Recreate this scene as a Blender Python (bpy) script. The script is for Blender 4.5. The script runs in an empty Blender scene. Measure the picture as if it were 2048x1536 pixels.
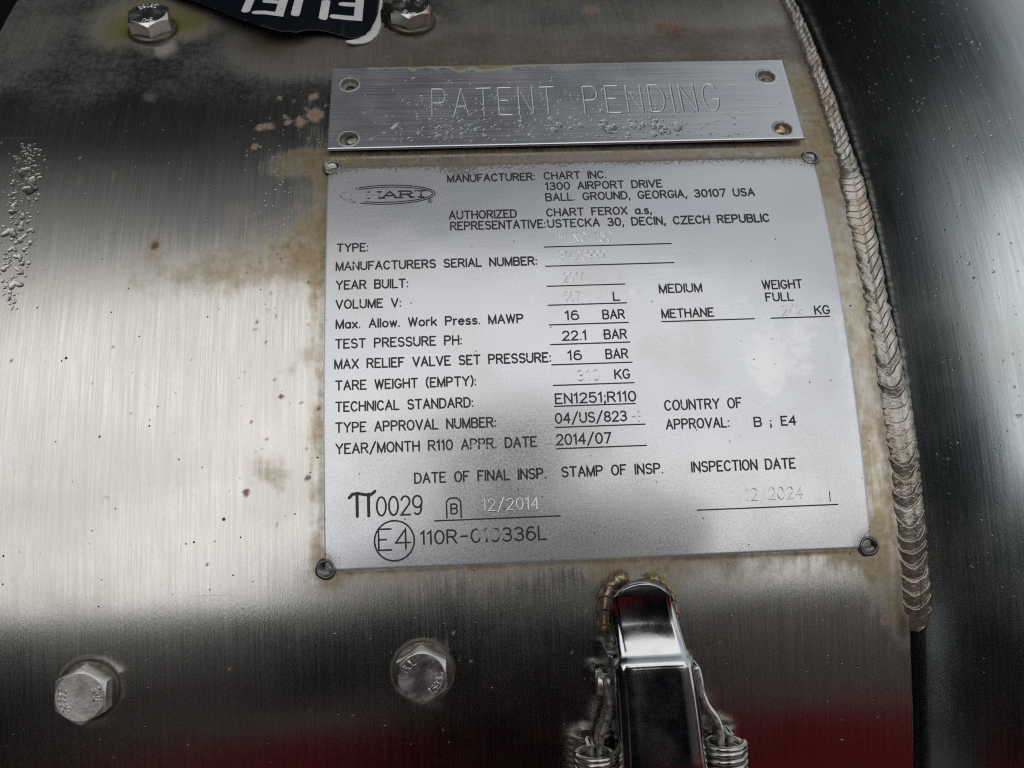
import bpy, math, random
import numpy as np
from mathutils import Matrix, Vector
random.seed(7); rng = np.random.default_rng(7)
C = bpy.context.scene.collection
SC = bpy.context.scene
rad = math.radians

# ------------------------------------------------------------------ camera
R = 0.334525                      # radius of the tank shroud (m); its axis is the world X axis
ALPHA = rad(45.0)                 # how far above the horizontal the photographed zone of the shroud sits
def rx(a): return Matrix(((1,0,0),(0,math.cos(a),-math.sin(a)),(0,math.sin(a),math.cos(a))))
def ry(a): return Matrix(((math.cos(a),0,math.sin(a)),(0,1,0),(-math.sin(a),0,math.cos(a))))
def rz(a): return Matrix(((math.cos(a),-math.sin(a),0),(math.sin(a),math.cos(a),0),(0,0,1)))
TILT = rx(-ALPHA)
D = 0.598313
Mc = TILT @ rz(-0.046746) @ rx(0.138755) @ ry(0.041014)
right, fwd, up = Mc.col[0], Mc.col[1], Mc.col[2]
cam = bpy.data.cameras.new('camera'); cam_ob = bpy.data.objects.new('camera', cam); C.objects.link(cam_ob)
rot = Matrix((right, up, -fwd)).transposed()
cam_ob.matrix_world = Matrix.Translation(TILT @ Vector((0,-D,0))) @ rot.to_4x4()
cam.sensor_width = 36.0; cam.lens = 1911.584/2048*36.0
cam.clip_start = 0.01; cam.clip_end = 200
cam.dof.use_dof = True; cam.dof.focus_distance = 0.272; cam.dof.aperture_fstop = 26
SC.camera = cam_ob

# ------------------------------------------------------------------ light
SUN_EL, SUN_AZ = 56.0, -8.0       # azimuth measured from -Y towards +X
w = bpy.data.worlds.new('World'); SC.world = w; w.use_nodes = True
wt = w.node_tree; wt.nodes.clear()
def wn(t, **k):
    n = wt.nodes.new(t)
    for a, b in k.items(): setattr(n, a, b)
    return n
sky = wn('ShaderNodeTexSky', sky_type='NISHITA', sun_disc=False, sun_elevation=rad(SUN_EL), sun_rotation=rad(180-SUN_AZ))
tc = wn('ShaderNodeTexCoord')
cn = wn('ShaderNodeTexNoise'); cn.inputs['Scale'].default_value = 1.7; cn.inputs['Detail'].default_value = 4
wt.links.new(tc.outputs['Generated'], cn.inputs['Vector'])
cr = wn('ShaderNodeMapRange'); cr.inputs['From Min'].default_value = .36; cr.inputs['From Max'].default_value = .56
cr.inputs['To Min'].default_value = .45; cr.inputs['To Max'].default_value = 1.0
wt.links.new(cn.outputs['Fac'], cr.inputs['Value'])
cm = wn('ShaderNodeMixRGB'); cm.inputs['Color2'].default_value = (7.75, 7.85, 7.8, 1)
wt.links.new(cr.outputs['Result'], cm.inputs['Fac']); wt.links.new(sky.outputs['Color'], cm.inputs['Color1'])
# the cloud deck is brightest in front of the tank and thins to grey overhead and behind it
sx = wn('ShaderNodeSeparateXYZ'); wt.links.new(tc.outputs['Generated'], sx.inputs[0])
gr = wn('ShaderNodeMapRange', interpolation_type='SMOOTHSTEP'); gr.inputs['From Min'].default_value = .28; gr.inputs['From Max'].default_value = -.42
gr.inputs['To Min'].default_value = .10; gr.inputs['To Max'].default_value = 1.0
mx_ = wn('ShaderNodeMath', operation='MAXIMUM'); mx_.inputs[1].default_value = 0; wt.links.new(sx.outputs['X'], mx_.inputs[0])
gx = wn('ShaderNodeMath', operation='MULTIPLY_ADD'); gx.inputs[1].default_value = .12; wt.links.new(sx.outputs['X'], gx.inputs[0]); wt.links.new(sx.outputs['Y'], gx.inputs[2])
gy = wn('ShaderNodeMath', operation='MULTIPLY_ADD'); gy.inputs[1].default_value = -2.2; wt.links.new(mx_.outputs[0], gy.inputs[0]); wt.links.new(gx.outputs[0], gy.inputs[2])
wt.links.new(gy.outputs[0], gr.inputs['Value'])
gm = wn('ShaderNodeMixRGB', blend_type='MULTIPLY'); gm.inputs['Fac'].default_value = 1.0
wt.links.new(cm.outputs['Color'], gm.inputs['Color1']); wt.links.new(gr.outputs['Result'], gm.inputs['Color2'])
bg = wn('ShaderNodeBackground'); bg.inputs['Strength'].default_value = 0.1
wt.links.new(gm.outputs['Color'], bg.inputs['Color'])
wo = wn('ShaderNodeOutputWorld'); wt.links.new(bg.outputs['Background'], wo.inputs['Surface'])
sun = bpy.data.lights.new('sun', 'SUN'); sun.energy = 0.6; sun.angle = rad(65); sun.color = (1, .97, .92)
sun_ob = bpy.data.objects.new('sun', sun); C.objects.link(sun_ob)
sd = Vector((math.sin(rad(SUN_AZ))*math.cos(rad(SUN_EL)), -math.cos(rad(SUN_AZ))*math.cos(rad(SUN_EL)), math.sin(rad(SUN_EL))))
sun_ob.rotation_euler = sd.to_track_quat('Z', 'Y').to_euler()
vs = SC.view_settings; vs.view_transform = 'Standard'; vs.look = 'None'; vs.exposure = 0.0; vs.gamma = 1.0; vs.use_curve_mapping = False
SC.render.engine = 'CYCLES'
cy = SC.cycles; cy.use_denoising = False; cy.filter_width = 1.1; cy.use_adaptive_sampling = False; cy.max_bounces = 10; cy.transmission_bounces = 8; cy.sample_clamp_indirect = 4
try: cy.denoiser = 'OPENIMAGEDENOISE'
except Exception: pass

# ------------------------------------------------------------------ helpers
def S(x, s, h=0.0):
    """mm along the axis, mm of arc, mm above the shroud -> numpy world point(s) in m"""
    x, s, h = np.broadcast_arrays(np.asarray(x, float), np.asarray(s, float), np.asarray(h, float))
    ph = s/1000/R + ALPHA; r = R + h/1000
    return np.stack([x/1000, -r*np.cos(ph), r*np.sin(ph)], -1)
def frame(x, s, h=0.0):
    ph = s/1000/R + ALPHA
    ex = Vector((1,0,0)); n = Vector((0,-math.cos(ph),math.sin(ph))); es = Vector((0,math.sin(ph),math.cos(ph)))
    m = Matrix((ex, es, n)).transposed().to_4x4(); m.translation = Vector(S(x, s, h)); return m
def tag(o, label=None, cat=None, group=None, kind=None):
    for k, v in (('label', label), ('category', cat), ('group', group), ('kind', kind)):
        if v: o[k] = v
    return o
def link(name, me, mat=None, parent=None, mw=None, smooth=True):
    if mat and not me.materials: me.materials.append(mat)
    if smooth and len(me.polygons): me.polygons.foreach_set('use_smooth', np.ones(len(me.polygons), bool))
    o = bpy.data.objects.new(name, me); C.objects.link(o)
    if parent is not None: o.parent = parent
    if mw is not None: o.matrix_world = mw
    return o
def empty(name, mw):
    o = bpy.data.objects.new(name, None); o.empty_display_size = .005; C.objects.link(o); o.matrix_world = mw; return o
def mesh_np(name, V, F, nv=4):
    """F: int array (k, nv)"""
    me = bpy.data.meshes.new(name); V = np.asarray(V, np.float32); F = np.asarray(F, np.int32)
    me.vertices.add(len(V)); me.vertices.foreach_set('co', V.ravel())
    me.loops.add(F.size); me.loops.foreach_set('vertex_index', F.ravel())
    me.polygons.add(len(F)); me.polygons.foreach_set('loop_start', np.arange(len(F), dtype=np.int32)*nv)
    me.update(calc_edges=True); return me
def grid_faces(n, m, off=0, wrap=False):
    """vertex (i, j) = i*m + j, i<n, j<m"""
    i, j = np.meshgrid(np.arange(n-1), np.arange(m if wrap else m-1), indexing='ij'); k = (j+1) % m
    return (off + np.stack([i*m+j, (i+1)*m+j, (i+1)*m+k, i*m+k], -1)).reshape(-1, 4)
def set_uv(me, U):
    li = np.empty(len(me.loops), np.int32); me.loops.foreach_get('vertex_index', li)
    uv = me.uv_layers.new(name='UVMap'); uv.data.foreach_set('uv', np.asarray(U, np.float32)[li].ravel())
def set_attr(me, name, a):
    at = me.attributes.new(name, 'FLOAT', 'POINT'); at.data.foreach_set('value', np.asarray(a, np.float32).ravel())
def pydata(name, V, F):
    me = bpy.data.meshes.new(name); me.from_pydata([tuple(v) for v in V], [], [tuple(f) for f in F]); me.update(); return me
def vnoise(x, y, seed=0):
    """smooth value noise on arrays"""
    xi = np.floor(x).astype(np.int64); yi = np.floor(y).astype(np.int64); fx = x-xi; fy = y-yi
    fx = fx*fx*(3-2*fx); fy = fy*fy*(3-2*fy)
    def hsh(a, b):
        h = (a*374761393 + b*668265263 + seed*1442695041) & 0x7fffffff; h = ((h ^ (h >> 13))*1274126177) & 0x7fffffff
        return ((h ^ (h >> 16)) & 0xffff)/65535.0
    a = hsh(xi, yi); b = hsh(xi+1, yi); c = hsh(xi, yi+1); d = hsh(xi+1, yi+1)
    return (a*(1-fx)+b*fx)*(1-fy) + (c*(1-fx)+d*fx)*fy
def fbm(x, y, seed=0, o=4):
    t = 0; amp = .5; tot = 0
    for k in range(o): t = t + amp*vnoise(x*2**k, y*2**k, seed+k*17); tot += amp; amp *= .5
    return t/tot
def sstep(a, b, x): t = np.clip((x-a)/(b-a), 0, 1); return t*t*(3-2*t)

# ------------------------------------------------------------------ materials
class NT:
    def __init__(s, name):
        s.m = bpy.data.materials.new(name); s.m.use_nodes = True; s.t = s.m.node_tree
        s.b = s.t.nodes['Principled BSDF']; s.out = s.t.nodes['Material Output']
    def n(s, typ, ins=None, **k):
        n = s.t.nodes.new(typ)
        for a, b in k.items(): setattr(n, a, b)
        for a, b in (ins or {}).items(): s.set(n.inputs[a], b)
        return n
    def set(s, sock, v):
        if isinstance(v, bpy.types.NodeSocket): s.t.links.new(v, sock)
        else:
            if hasattr(sock.default_value, '__len__') and not isinstance(v, str) and len(sock.default_value) == 4 and len(v) == 3: v = (*v, 1)
            sock.default_value = v
    def P(s, **k):
        for a, b in k.items(): s.set(s.b.inputs[a.replace('_', ' ')], b)
    def uv(s, su=1, sv=1):
        u = s.n('ShaderNodeUVMap'); 
        return s.n('ShaderNodeMapping', {'Vector': u.outputs[0], 'Scale': (su, sv, 1)}).outputs[0]
    def obj(s, sc=(1,1,1)):
        u = s.n('ShaderNodeTexCoord'); return s.n('ShaderNodeMapping', {'Vector': u.outputs['Object'], 'Scale': sc}).outputs[0]
    def noise(s, vec, scale=1, detail=3, rough=.55):
        return s.n('ShaderNodeTexNoise', {'Vector': vec, 'Scale': scale, 'Detail': detail, 'Roughness': rough}).outputs['Fac']
    def rng(s, v, a, b, c=0, d=1, smooth=True):
        return s.n('ShaderNodeMapRange', {'Value': v, 'From Min': a, 'From Max': b, 'To Min': c, 'To Max': d}, interpolation_type='SMOOTHSTEP' if smooth else 'LINEAR').outputs['Result']
    def math(s, op, a, b=0.0, c=0.0):
        n = s.n('ShaderNodeMath', operation=op); s.set(n.inputs[0], a); s.set(n.inputs[1], b); s.set(n.inputs[2], c); return n.outputs[0]
    def mix(s, f, a, b):
        n = s.n('ShaderNodeMix', data_type='RGBA'); s.set(n.inputs[0], f); s.set(n.inputs[6], a); s.set(n.inputs[7], b); return n.outputs[2]
    def mixf(s, f, a, b):
        n = s.n('ShaderNodeMix', data_type='FLOAT'); s.set(n.inputs[0], f); s.set(n.inputs[2], a); s.set(n.inputs[3], b); return n.outputs[0]
    def attr(s, name): return s.n('ShaderNodeAttribute', attribute_name=name).outputs['Fac']
    def bump(s, h, dist, strength=1.0, normal=None):
        d = {'Height': h, 'Distance': dist, 'Strength': strength}
        if normal is not None: d['Normal'] = normal
        return s.n('ShaderNodeBump', d).outputs['Normal']
    def specks(s, vec, scale, size, keep):
        """sparse round dots: 1 inside a dot"""
        v = s.n('ShaderNodeTexVoronoi', {'Vector': vec, 'Scale': scale}, feature='F1')
        d = s.rng(v.outputs['Distance'], size*.6, size, 1, 0)
        sx = s.n('ShaderNodeSeparateColor', {'Color': v.outputs['Color']})
        return s.math('MULTIPLY', d, s.math('GREATER_THAN', sx.outputs[0], 1-keep))

def mat_sheet(name, base=(.605,.59,.558), aniso=.72, r0=.175, lines=2100, stains=True, streak_bump=1.0):
    k = NT(name); uv = k.uv()
    st = k.noise(k.uv(lines, 42), 1, 4, .65); st2 = k.noise(k.uv(lines*.3, 14), 1, 3); fine = k.noise(k.uv(lines*1.5, 700), 1, 3, .7)
    blot = k.noise(uv, 22, 4)
    col = k.mix(k.rng(st, .3, .7), tuple(c*.78 for c in base), tuple(min(1, c*1.12) for c in base))
    col = k.mix(k.rng(st2, .35, .65, 0, .30), col, tuple(c*.72 for c in base)); col = k.mix(k.rng(fine, .35, .7, 0, .30), col, tuple(c*.62 for c in base))
    col = k.mix(k.rng(blot, .4, .75, 0, .35), col, (.50,.48,.44))
    ro = k.rng(st, .25, .75, r0-.01, r0+.03); ro = k.math('ADD', ro, k.rng(blot, .35, .7, -.015, .05))
    met = 1.0
    if stains:
        n1 = k.noise(uv, 160, 6, .65); n2 = k.noise(k.uv(700, 130), 1, 3); n3 = k.noise(uv, 480, 4, .6)
        ru = k.attr('rust'); m = k.math('ADD', ru, k.math('MULTIPLY', k.math('SUBTRACT', n1, .5), 1.3)); m = k.math('ADD', m, k.math('MULTIPLY', k.math('SUBTRACT', n2, .5), .7))
        m = k.math('ADD', m, k.math('MULTIPLY', k.math('SUBTRACT', st, .5), .8))
        rm = k.math('MULTIPLY', k.rng(m, .15, 1.15, 0, .86), k.rng(ru, .02, .25))
        rc = k.mix(k.rng(n3, .3, .7), (.46,.365,.215), (.26,.175,.075)); rc = k.mix(k.rng(k.noise(uv, 70, 3), .42, .62, 0, .7), rc, (.33,.215,.075)); rc = k.mix(k.rng(n2, .3, .7, 0, .35), rc, (.52,.465,.35))
        col = k.mix(rm, col, rc); met = k.mixf(rm, met, .62); ro = k.mixf(rm, ro, .42)
        sp = k.attr('rustspot'); sm = k.rng(k.math('ADD', sp, k.math('MULTIPLY', k.math('SUBTRACT', n3, .5), 1.1)), .2, 1.15, 0, .75)
        sm = k.math('MULTIPLY', sm, k.rng(sp, .02, .15))
        col = k.mix(sm, col, (.30,.088,.008)); met = k.mixf(sm, met, 0.0); ro = k.mixf(sm, ro, .85)
        di = k.attr('dirt_shade'); dm = k.math('MULTIPLY', k.rng(k.math('ADD', k.math('ADD', di, k.math('MULTIPLY', k.math('SUBTRACT', n3, .5), .5)), k.math('MULTIPLY', k.math('SUBTRACT', k.noise(uv, 45, 5), .5), .7)), .1, 1.1, 0, .9), k.rng(di, .02, .3))
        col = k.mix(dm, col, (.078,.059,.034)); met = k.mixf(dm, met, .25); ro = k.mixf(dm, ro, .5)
        mo = k.attr('moss'); mm = k.math('MULTIPLY', k.rng(k.math('ADD', mo, k.math('MULTIPLY', k.math('SUBTRACT', n1, .5), .7)), .1, 1.1, 0, .85), k.rng(mo, .02, .3))
        col = k.mix(mm, col, (.13,.122,.010)); met = k.mixf(mm, met, .05); ro = k.mixf(mm, ro, .6)
    d1 = k.specks(uv, 240, .075, .10); d2 = k.specks(uv, 90, .045, .08); d3 = k.specks(uv, 480, .12, .05)
    dd = k.math('MAXIMUM', k.math('MAXIMUM', d1, d2), d3)
    col = k.mix(k.math('MULTIPLY', dd, .85), col, (.03,.022,.016)); ro = k.mixf(dd, ro, .6)
    l1 = k.specks(uv, 260, .065, .05)                       # tiny bright dust grains / droplets
    col = k.mix(k.math('MULTIPLY', l1, .5), col, (.7,.7,.68)); met_l = k.math('SUBTRACT', 1.0, k.math('MULTIPLY', l1, .8))
    met = k.math('MULTIPLY', met, met_l)
    scr = 0.0
    for a, f in ((62, 1), (-38, 2), (97, 3), (20, 4)):
        mp = k.n('ShaderNodeMapping', {'Vector': k.uv(), 'Rotation': (0, 0, rad(a)), 'Location': (f*.17, f*.23, 0), 'Scale': (11, 700, 1)}).outputs[0]
        scr = k.math('MAXIMUM', k.rng(k.noise(mp, 1, 1), .775, .82), scr)
    wipe = k.rng(k.noise(k.uv(9, 26), 1, 4), .42, .7)
    ro = k.math('ADD', ro, k.math('MULTIPLY', wipe, .05)); col = k.mix(k.math('MULTIPLY', wipe, .18), col, (.46,.44,.40))
    col = k.mix(k.math('MULTIPLY', scr, .30 if stains else 0.0), col, (.75,.74,.72)); ro = k.math('ADD', ro, k.math('MULTIPLY', scr, .12 if stains else 0.0))
    tan = k.n('ShaderNodeTangent', direction_type='UV_MAP', uv_map='UVMap').outputs[0]
    nb = k.bump(st, .5e-5*streak_bump, 1.0); nb = k.bump(fine, 1.3e-5*streak_bump, 1.0, nb); nb = k.bump(dd, -8e-5, 1.0, nb)
    wav = k.noise(uv, 9, 1); nb = k.bump(wav, 6e-4, .35, nb)
    k.P(Base_Color=col, Metallic=met, Roughness=ro, Anisotropic=aniso, Tangent=tan, Normal=nb); k.b.inputs['Specular IOR Level'].default_value = .2
    return k.m
M_SHEET = mat_sheet('brushed_shroud_steel')
M_HEAD = mat_sheet('brushed_head_steel', base=(.505,.56,.575), r0=.24, aniso=.6, lines=1700, stains=False)  # bluish base puts the sky's blue reflection into the head colour

def mat_plate():
    k = NT('etched_plate_metal'); uv = k.uv()
    g = k.noise(uv, 1500, 3); g2 = k.noise(uv, 3200, 3, .7); bl = k.noise(uv, 35, 5); cl = k.noise(k.uv(60, 900), 1, 2)
    col = k.mix(k.rng(g2, .3, .7), (.60,.615,.635), (.70,.715,.735)); col = k.mix(k.rng(bl, .45, .75, 0, .45), col, (.58,.565,.54))
    ro = k.math('ADD', k.rng(bl, .3, .7, .17, .25), k.rng(g, .3, .7, -.03, .05)); met = .58
    wh = k.attr('white'); n = k.noise(uv, 300, 5, .65)
    wm = k.math('MULTIPLY', k.rng(k.math('ADD', wh, k.math('MULTIPLY', k.math('SUBTRACT', n, .5), 1.6)), .25, .95, 0, .7), k.rng(wh, .02, .2))
    col = k.mix(wm, col, (.93,.93,.92)); ro = k.mixf(wm, ro, .38)
    di = k.attr('dirt_shade'); n3 = k.noise(uv, 1100, 4, .7)
    dm = k.math('MULTIPLY', k.rng(k.math('ADD', di, k.math('MULTIPLY', k.math('SUBTRACT', n3, .5), 2.6)), .45, .95, 0, .85), k.rng(di, .02, .2))
    dm = k.math('MAXIMUM', dm, k.math('MULTIPLY', k.rng(di, .0, 1.0), .35))
    col = k.mix(dm, col, (.14,.115,.085)); met = k.mixf(dm, met, .25); ro = k.mixf(dm, ro, .6)
    mo = k.attr('moss'); mm = k.math('MULTIPLY', k.rng(k.math('ADD', mo, k.math('MULTIPLY', k.math('SUBTRACT', n3, .5), 1.8)), .35, .9, 0, .85), k.rng(mo, .02, .2))
    col = k.mix(mm, col, (.17,.15,.03)); met = k.mixf(mm, met, .05); ro = k.mixf(mm, ro, .65)
    d1 = k.specks(uv, 330, .10, .16); d2 = k.specks(uv, 150, .055, .16); dd = k.math('MAXIMUM', d1, d2)
    col = k.mix(k.math('MULTIPLY', dd, .8), col, (.06,.05,.045))
    r1 = k.specks(uv, 70, .05, .05); col = k.mix(k.math('MULTIPLY', r1, .9), col, (.38,.16,.05)); met = k.mixf(r1, met, .1)
    # long fine scratches at odd angles
    sc = 0.0
    for a, f in ((35, 1), (-50, 2), (12, 3)):
        mp = k.n('ShaderNodeMapping', {'Vector': k.uv(), 'Rotation': (0, 0, rad(a)), 'Location': (f*.13, f*.29, 0), 'Scale': (14, 900, 1)}).outputs[0]
        s1 = k.rng(k.noise(mp, 1, 1), .74, .80); sc = k.math('MAXIMUM', s1, sc)
    col = k.mix(k.math('MULTIPLY', sc, .4), col, (.8,.8,.8))
    nb = k.bump(g2, .6e-5, 1.0); nb = k.bump(cl, 1e-5, .6, nb); nb = k.bump(k.noise(uv, 22, 2), 5e-4, .6, nb)
    k.P(Base_Color=col, Metallic=met, Roughness=ro, Normal=nb)
    return k.m
M_PLATE = mat_plate()

def mat_patent():
    k = NT('brushed_notice_metal'); uv = k.uv()
    st = k.noise(k.uv(14, 2200), 1, 3, .6); bl = k.noise(uv, 60, 4); n3 = k.noise(uv, 1000, 4, .7); n1 = k.noise(uv, 260, 5, .65)
    col = k.mix(k.rng(st, .3, .7), (.56,.575,.60), (.70,.71,.73)); ro = k.math('ADD', k.rng(st, .3, .7, .20, .27), k.rng(bl, .3, .7, -.02, .06)); met = .85
    di = k.attr('dirt_shade'); dm = k.math('MULTIPLY', k.rng(k.math('ADD', di, k.math('MULTIPLY', k.math('SUBTRACT', n3, .5), 1.6)), .35, 1.0, 0, .8), k.rng(di, .02, .2))
    col = k.mix(dm, col, (.16,.135,.10)); met = k.mixf(dm, met, .2); ro = k.mixf(dm, ro, .6)
    mo = k.attr('moss'); mm = k.math('MULTIPLY', k.rng(k.math('ADD', mo, k.math('MULTIPLY', k.math('SUBTRACT', n1, .5), 1.7)), .4, .9, 0, .85), k.rng(mo, .02, .2))
    col = k.mix(mm, col, (.15,.135,.02)); met = k.mixf(mm, met, .05); ro = k.mixf(mm, ro, .65)
    d1 = k.specks(uv, 300, .09, .12); col = k.mix(k.math('MULTIPLY', d1, .7), col, (.08,.07,.06))
    tan = k.n('ShaderNodeTangent', direction_type='UV_MAP', uv_map='UVMap').outputs[0]
    nb = k.bump(st, 1.2e-5, 1.0); nb = k.bump(k.noise(uv, 22, 1), 4e-4, .3, nb)
    k.P(Base_Color=col, Metallic=met, Roughness=ro, Anisotropic=.55, Anisotropic_Rotation=.25, Tangent=tan, Normal=nb)
    return k.m
M_PATENT = mat_patent()

def mat_metal(name, col, ro, var=.08, scale=300, met=1.0, bump=2e-5, dirt_shade=None, dirt_amt=.5):
    k = NT(name); o = k.obj(); n = k.noise(o, scale, 4); n2 = k.noise(o, scale*4, 3)
    c = k.mix(k.rng(n, .3, .7), tuple(x*.8 for x in col), col); r = k.rng(n, .3, .7, max(.03, ro-var), ro+var); mt = met
    if dirt_shade:
        d = k.rng(k.noise(o, scale*.6, 5, .65), .5, .68, 0, dirt_amt); c = k.mix(d, c, dirt_shade); mt = k.mixf(d, met, .2); r = k.mixf(d, r, .6)
    k.P(Base_Color=c, Metallic=mt, Roughness=r, Normal=k.bump(k.math('ADD', n, k.math('MULTIPLY', n2, .5)), bump, 1.0)); return k.m
M_BOLT = mat_metal('bolt_steel', (.70,.685,.665), .33, dirt_shade=(.30,.27,.22), dirt_amt=.2, bump=5e-5, scale=200, met=1.0)
M_WASH = mat_metal('grimy_washer_steel', (.16,.145,.12), .42, dirt_shade=(.05,.04,.025), dirt_amt=.8, bump=6e-5, met=.85)
M_CHROME = mat_metal('polished_latch_steel', (.62,.62,.63), .14, var=.05, scale=120, bump=1.6e-5)
M_LINK = mat_metal('worn_link_steel', (.74,.73,.70), .30, dirt_shade=(.12,.10,.08), dirt_amt=.45, bump=2.5e-5, scale=700, met=.95)
M_SPRING = mat_metal('spring_wire', (.68,.655,.61), .27, dirt_shade=(.09,.075,.055), dirt_amt=.5, bump=3e-5, scale=500)
M_BRACKET = mat_metal('latch_bracket_steel', (.40,.39,.37), .33, dirt_shade=(.07,.055,.04), dirt_amt=.7, bump=4e-5)
M_TACK = mat_metal('tack_weld_metal', (.40,.38,.35), .30, dirt_shade=(.15,.12,.085), dirt_amt=.7, bump=6e-5, scale=500)
M_TACKDARK = mat_metal('dark_tack_weld_metal', (.30,.30,.30), .30, dirt_shade=(.10,.085,.07), dirt_amt=.5, bump=6e-5, scale=500)
M_GOLD = mat_metal('heat_tinted_tack_weld', (.60,.46,.26), .26, dirt_shade=(.2,.15,.1), dirt_amt=.3, bump=5e-5)
def mat_weld():
    k = NT('weld_bead_metal'); o = k.obj(); n = k.noise(o, 260, 5, .6); n2 = k.noise(o, 1500, 3); n4 = k.noise(o, 60, 3)
    c = k.mix(k.rng(n, .3, .7), (.35,.325,.29), (.52,.49,.445)); gr = k.attr('groove')
    c = k.mix(k.rng(n4, .45, .65, 0, .55), c, (.36,.27,.18))
    g2 = k.rng(k.math('ADD', gr, k.math('MULTIPLY', k.math('SUBTRACT', n, .5), .6)), .45, .95, 0, .8); c = k.mix(g2, c, (.05,.038,.028))
    k.P(Base_Color=c, Metallic=k.mixf(g2, .75, .15), Roughness=k.rng(n, .3, .7, .24, .36), Normal=k.bump(k.math('ADD', n, n2), 8e-5, 1.0)); return k.m
M_WELD = mat_weld()
def mat_latchweld():
    k = NT('tarnished_weld'); o = k.obj(); n = k.noise(o, 120, 3); n2 = k.noise(o, 700, 3)
    c = k.mix(k.rng(n, .4, .6), (.44,.37,.20), (.42,.30,.25)); c = k.mix(k.rng(n2, .45, .7), c, (.15,.12,.09))
    k.P(Base_Color=c, Metallic=.85, Roughness=.38, Normal=k.bump(n2, 1e-4, 1)); return k.m
M_LWELD = mat_latchweld()
def mat_plain(name, col, ro=.5, met=0.0, scale=400, amt=.25, spec=.5):
    k = NT(name); n = k.noise(k.obj(), scale, 4)
    k.P(Base_Color=k.mix(k.rng(n, .3, .7), tuple(x*(1-amt) for x in col), col), Roughness=ro, Metallic=met, Normal=k.bump(n, 2e-5, .5)); k.b.inputs['Specular IOR Level'].default_value = spec; return k.m
def mat_ink():
    """black paint rubbed away where 'wear' is high"""
    k = NT('engraved_black_paint'); u = k.obj(); n = k.noise(u, 900, 4, .65); n2 = k.noise(u, 170, 3); we = k.attr('wear')
    v = k.math('ADD', k.math('MULTIPLY', k.math('SUBTRACT', n, .5), 1.5), k.math('MULTIPLY', k.math('SUBTRACT', n2, .5), .9)); v = k.math('ADD', v, we)
    f = k.rng(v, .52, .80, 0, .93)
    k.P(Base_Color=k.mix(k.rng(n2, .3, .7), (.012,.013,.018), (.03,.031,.036)), Roughness=.45)
    tr = k.n('ShaderNodeBsdfTransparent'); mx = k.n('ShaderNodeMixShader', {0: f}); k.t.links.new(k.b.outputs[0], mx.inputs[1]); k.t.links.new(tr.outputs[0], mx.inputs[2])
    k.t.links.new(mx.outputs[0], k.out.inputs['Surface']); return k.m
M_INK = mat_ink()
M_STAMP = mat_metal('stamped_glint_metal', (.95,.95,.94), .30, met=.8, bump=1e-5)  # near-white base puts burr highlights into the stamped strokes
M_NAVY = mat_plain('navy_sticker_vinyl', (.005,.007,.013), .30, scale=200)
M_WHITE = mat_plain('white_sticker_vinyl', (.70,.71,.69), .5, scale=300, amt=.12)
M_MOSS = mat_plain('dark_moss', (.022,.024,.012), .9, scale=900, amt=.6, spec=.1)
def mat_water():
    k = NT('clear_water'); k.P(Base_Color=(1,1,1), Roughness=0.0, IOR=1.333); k.b.inputs['Transmission Weight'].default_value = 1.0; return k.m
M_WATER = mat_water()
M_GROUND = mat_plain('pale_bounce_ground', (.30,.295,.285), .8, scale=40)  # ground made pale to bounce light onto the red body and grey wall
M_RED = mat_plain('added_red_paint', (.52,.032,.038), .5, scale=2, amt=.1, spec=.1)
M_JACKET = mat_plain('navy_jacket_cloth', (.028,.031,.045), .8, scale=30, spec=.05)
M_DARK = mat_plain('dark_cab_paint', (.014,.015,.017), .6, scale=3, spec=.05)
M_GREYWALL = mat_plain('grey_wall_surface', (.46,.45,.44), .9, scale=3, amt=.3, spec=.05)

# ------------------------------------------------------------------ unseen surroundings, some added to shape the reflections
def box(name, x0, x1, y0, y1, z0, z1, mat, parent=None):
    V = [(x,y,z) for x in (x0,x1) for y in (y0,y1) for z in (z0,z1)]
    F = [(0,1,3,2),(4,6,7,5),(0,4,5,1),(2,3,7,6),(0,2,6,4),(1,5,7,3)]
    return link(name, pydata(name, V, F), mat, parent, smooth=False)
GZ = -0.75
me = mesh_np('ground', [(-40,-40,GZ),(40,-40,GZ),(40,40,GZ),(-40,40,GZ)], [(0,1,2,3)])
tag(link('ground', me, M_GROUND), kind='structure')
lo = empty('added_lorry', Matrix.Translation((1.2,-3.2,GZ)))  # unseen red body, added for the red mirrored in the lower steel
tag(lo, 'red vehicle shape added out of view to redden the lower steel by reflection', 'added_lorry')
box('body', -2.2, 5.0, -2.2, 0, .40, 1.72, M_RED, lo)
box('low_extension', -6.5, -2.203, -2.2, 0, .40, 1.12, M_RED, lo)  # low red block added to carry the red reflection further left
for xx in (-1.6, 1.2, 2.6):
    a = np.linspace(0, 2*np.pi, 24, endpoint=False)
    V = [(xx+.45*math.cos(t), y, .46+.45*math.sin(t)) for y in (-.35, .02) for t in a]
    F = [(i, (i+1) % 24, 24+(i+1) % 24, 24+i) for i in range(24)] + [tuple(range(24))[::-1], tuple(range(24, 48))]
    link('wheel', pydata('wheel', V, F), M_DARK, lo, smooth=False)
hg = []
nx, nz = 60, 14
xs = np.linspace(-14, 14, nx); zs = np.linspace(0, 1, nz)
X, Z = np.meshgrid(xs, zs, indexing='ij'); top = 7.0 + 1.3*fbm(X*.5, X*0, 5)
Yh = -9.5 + 1.2*fbm(X*1.3, Z*6, 3) - (Z**4)*1.5
me = mesh_np('added_grey_wall', np.stack([X, Yh, GZ+Z*top], -1).reshape(-1, 3), grid_faces(nx, nz))
tag(link('added_grey_wall', me, M_GREYWALL), 'tall grey wall added far out of view to tone the lower reflections', 'wall')  # unseen wall, added to set the dark band mirrored in the lower sheet
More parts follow.
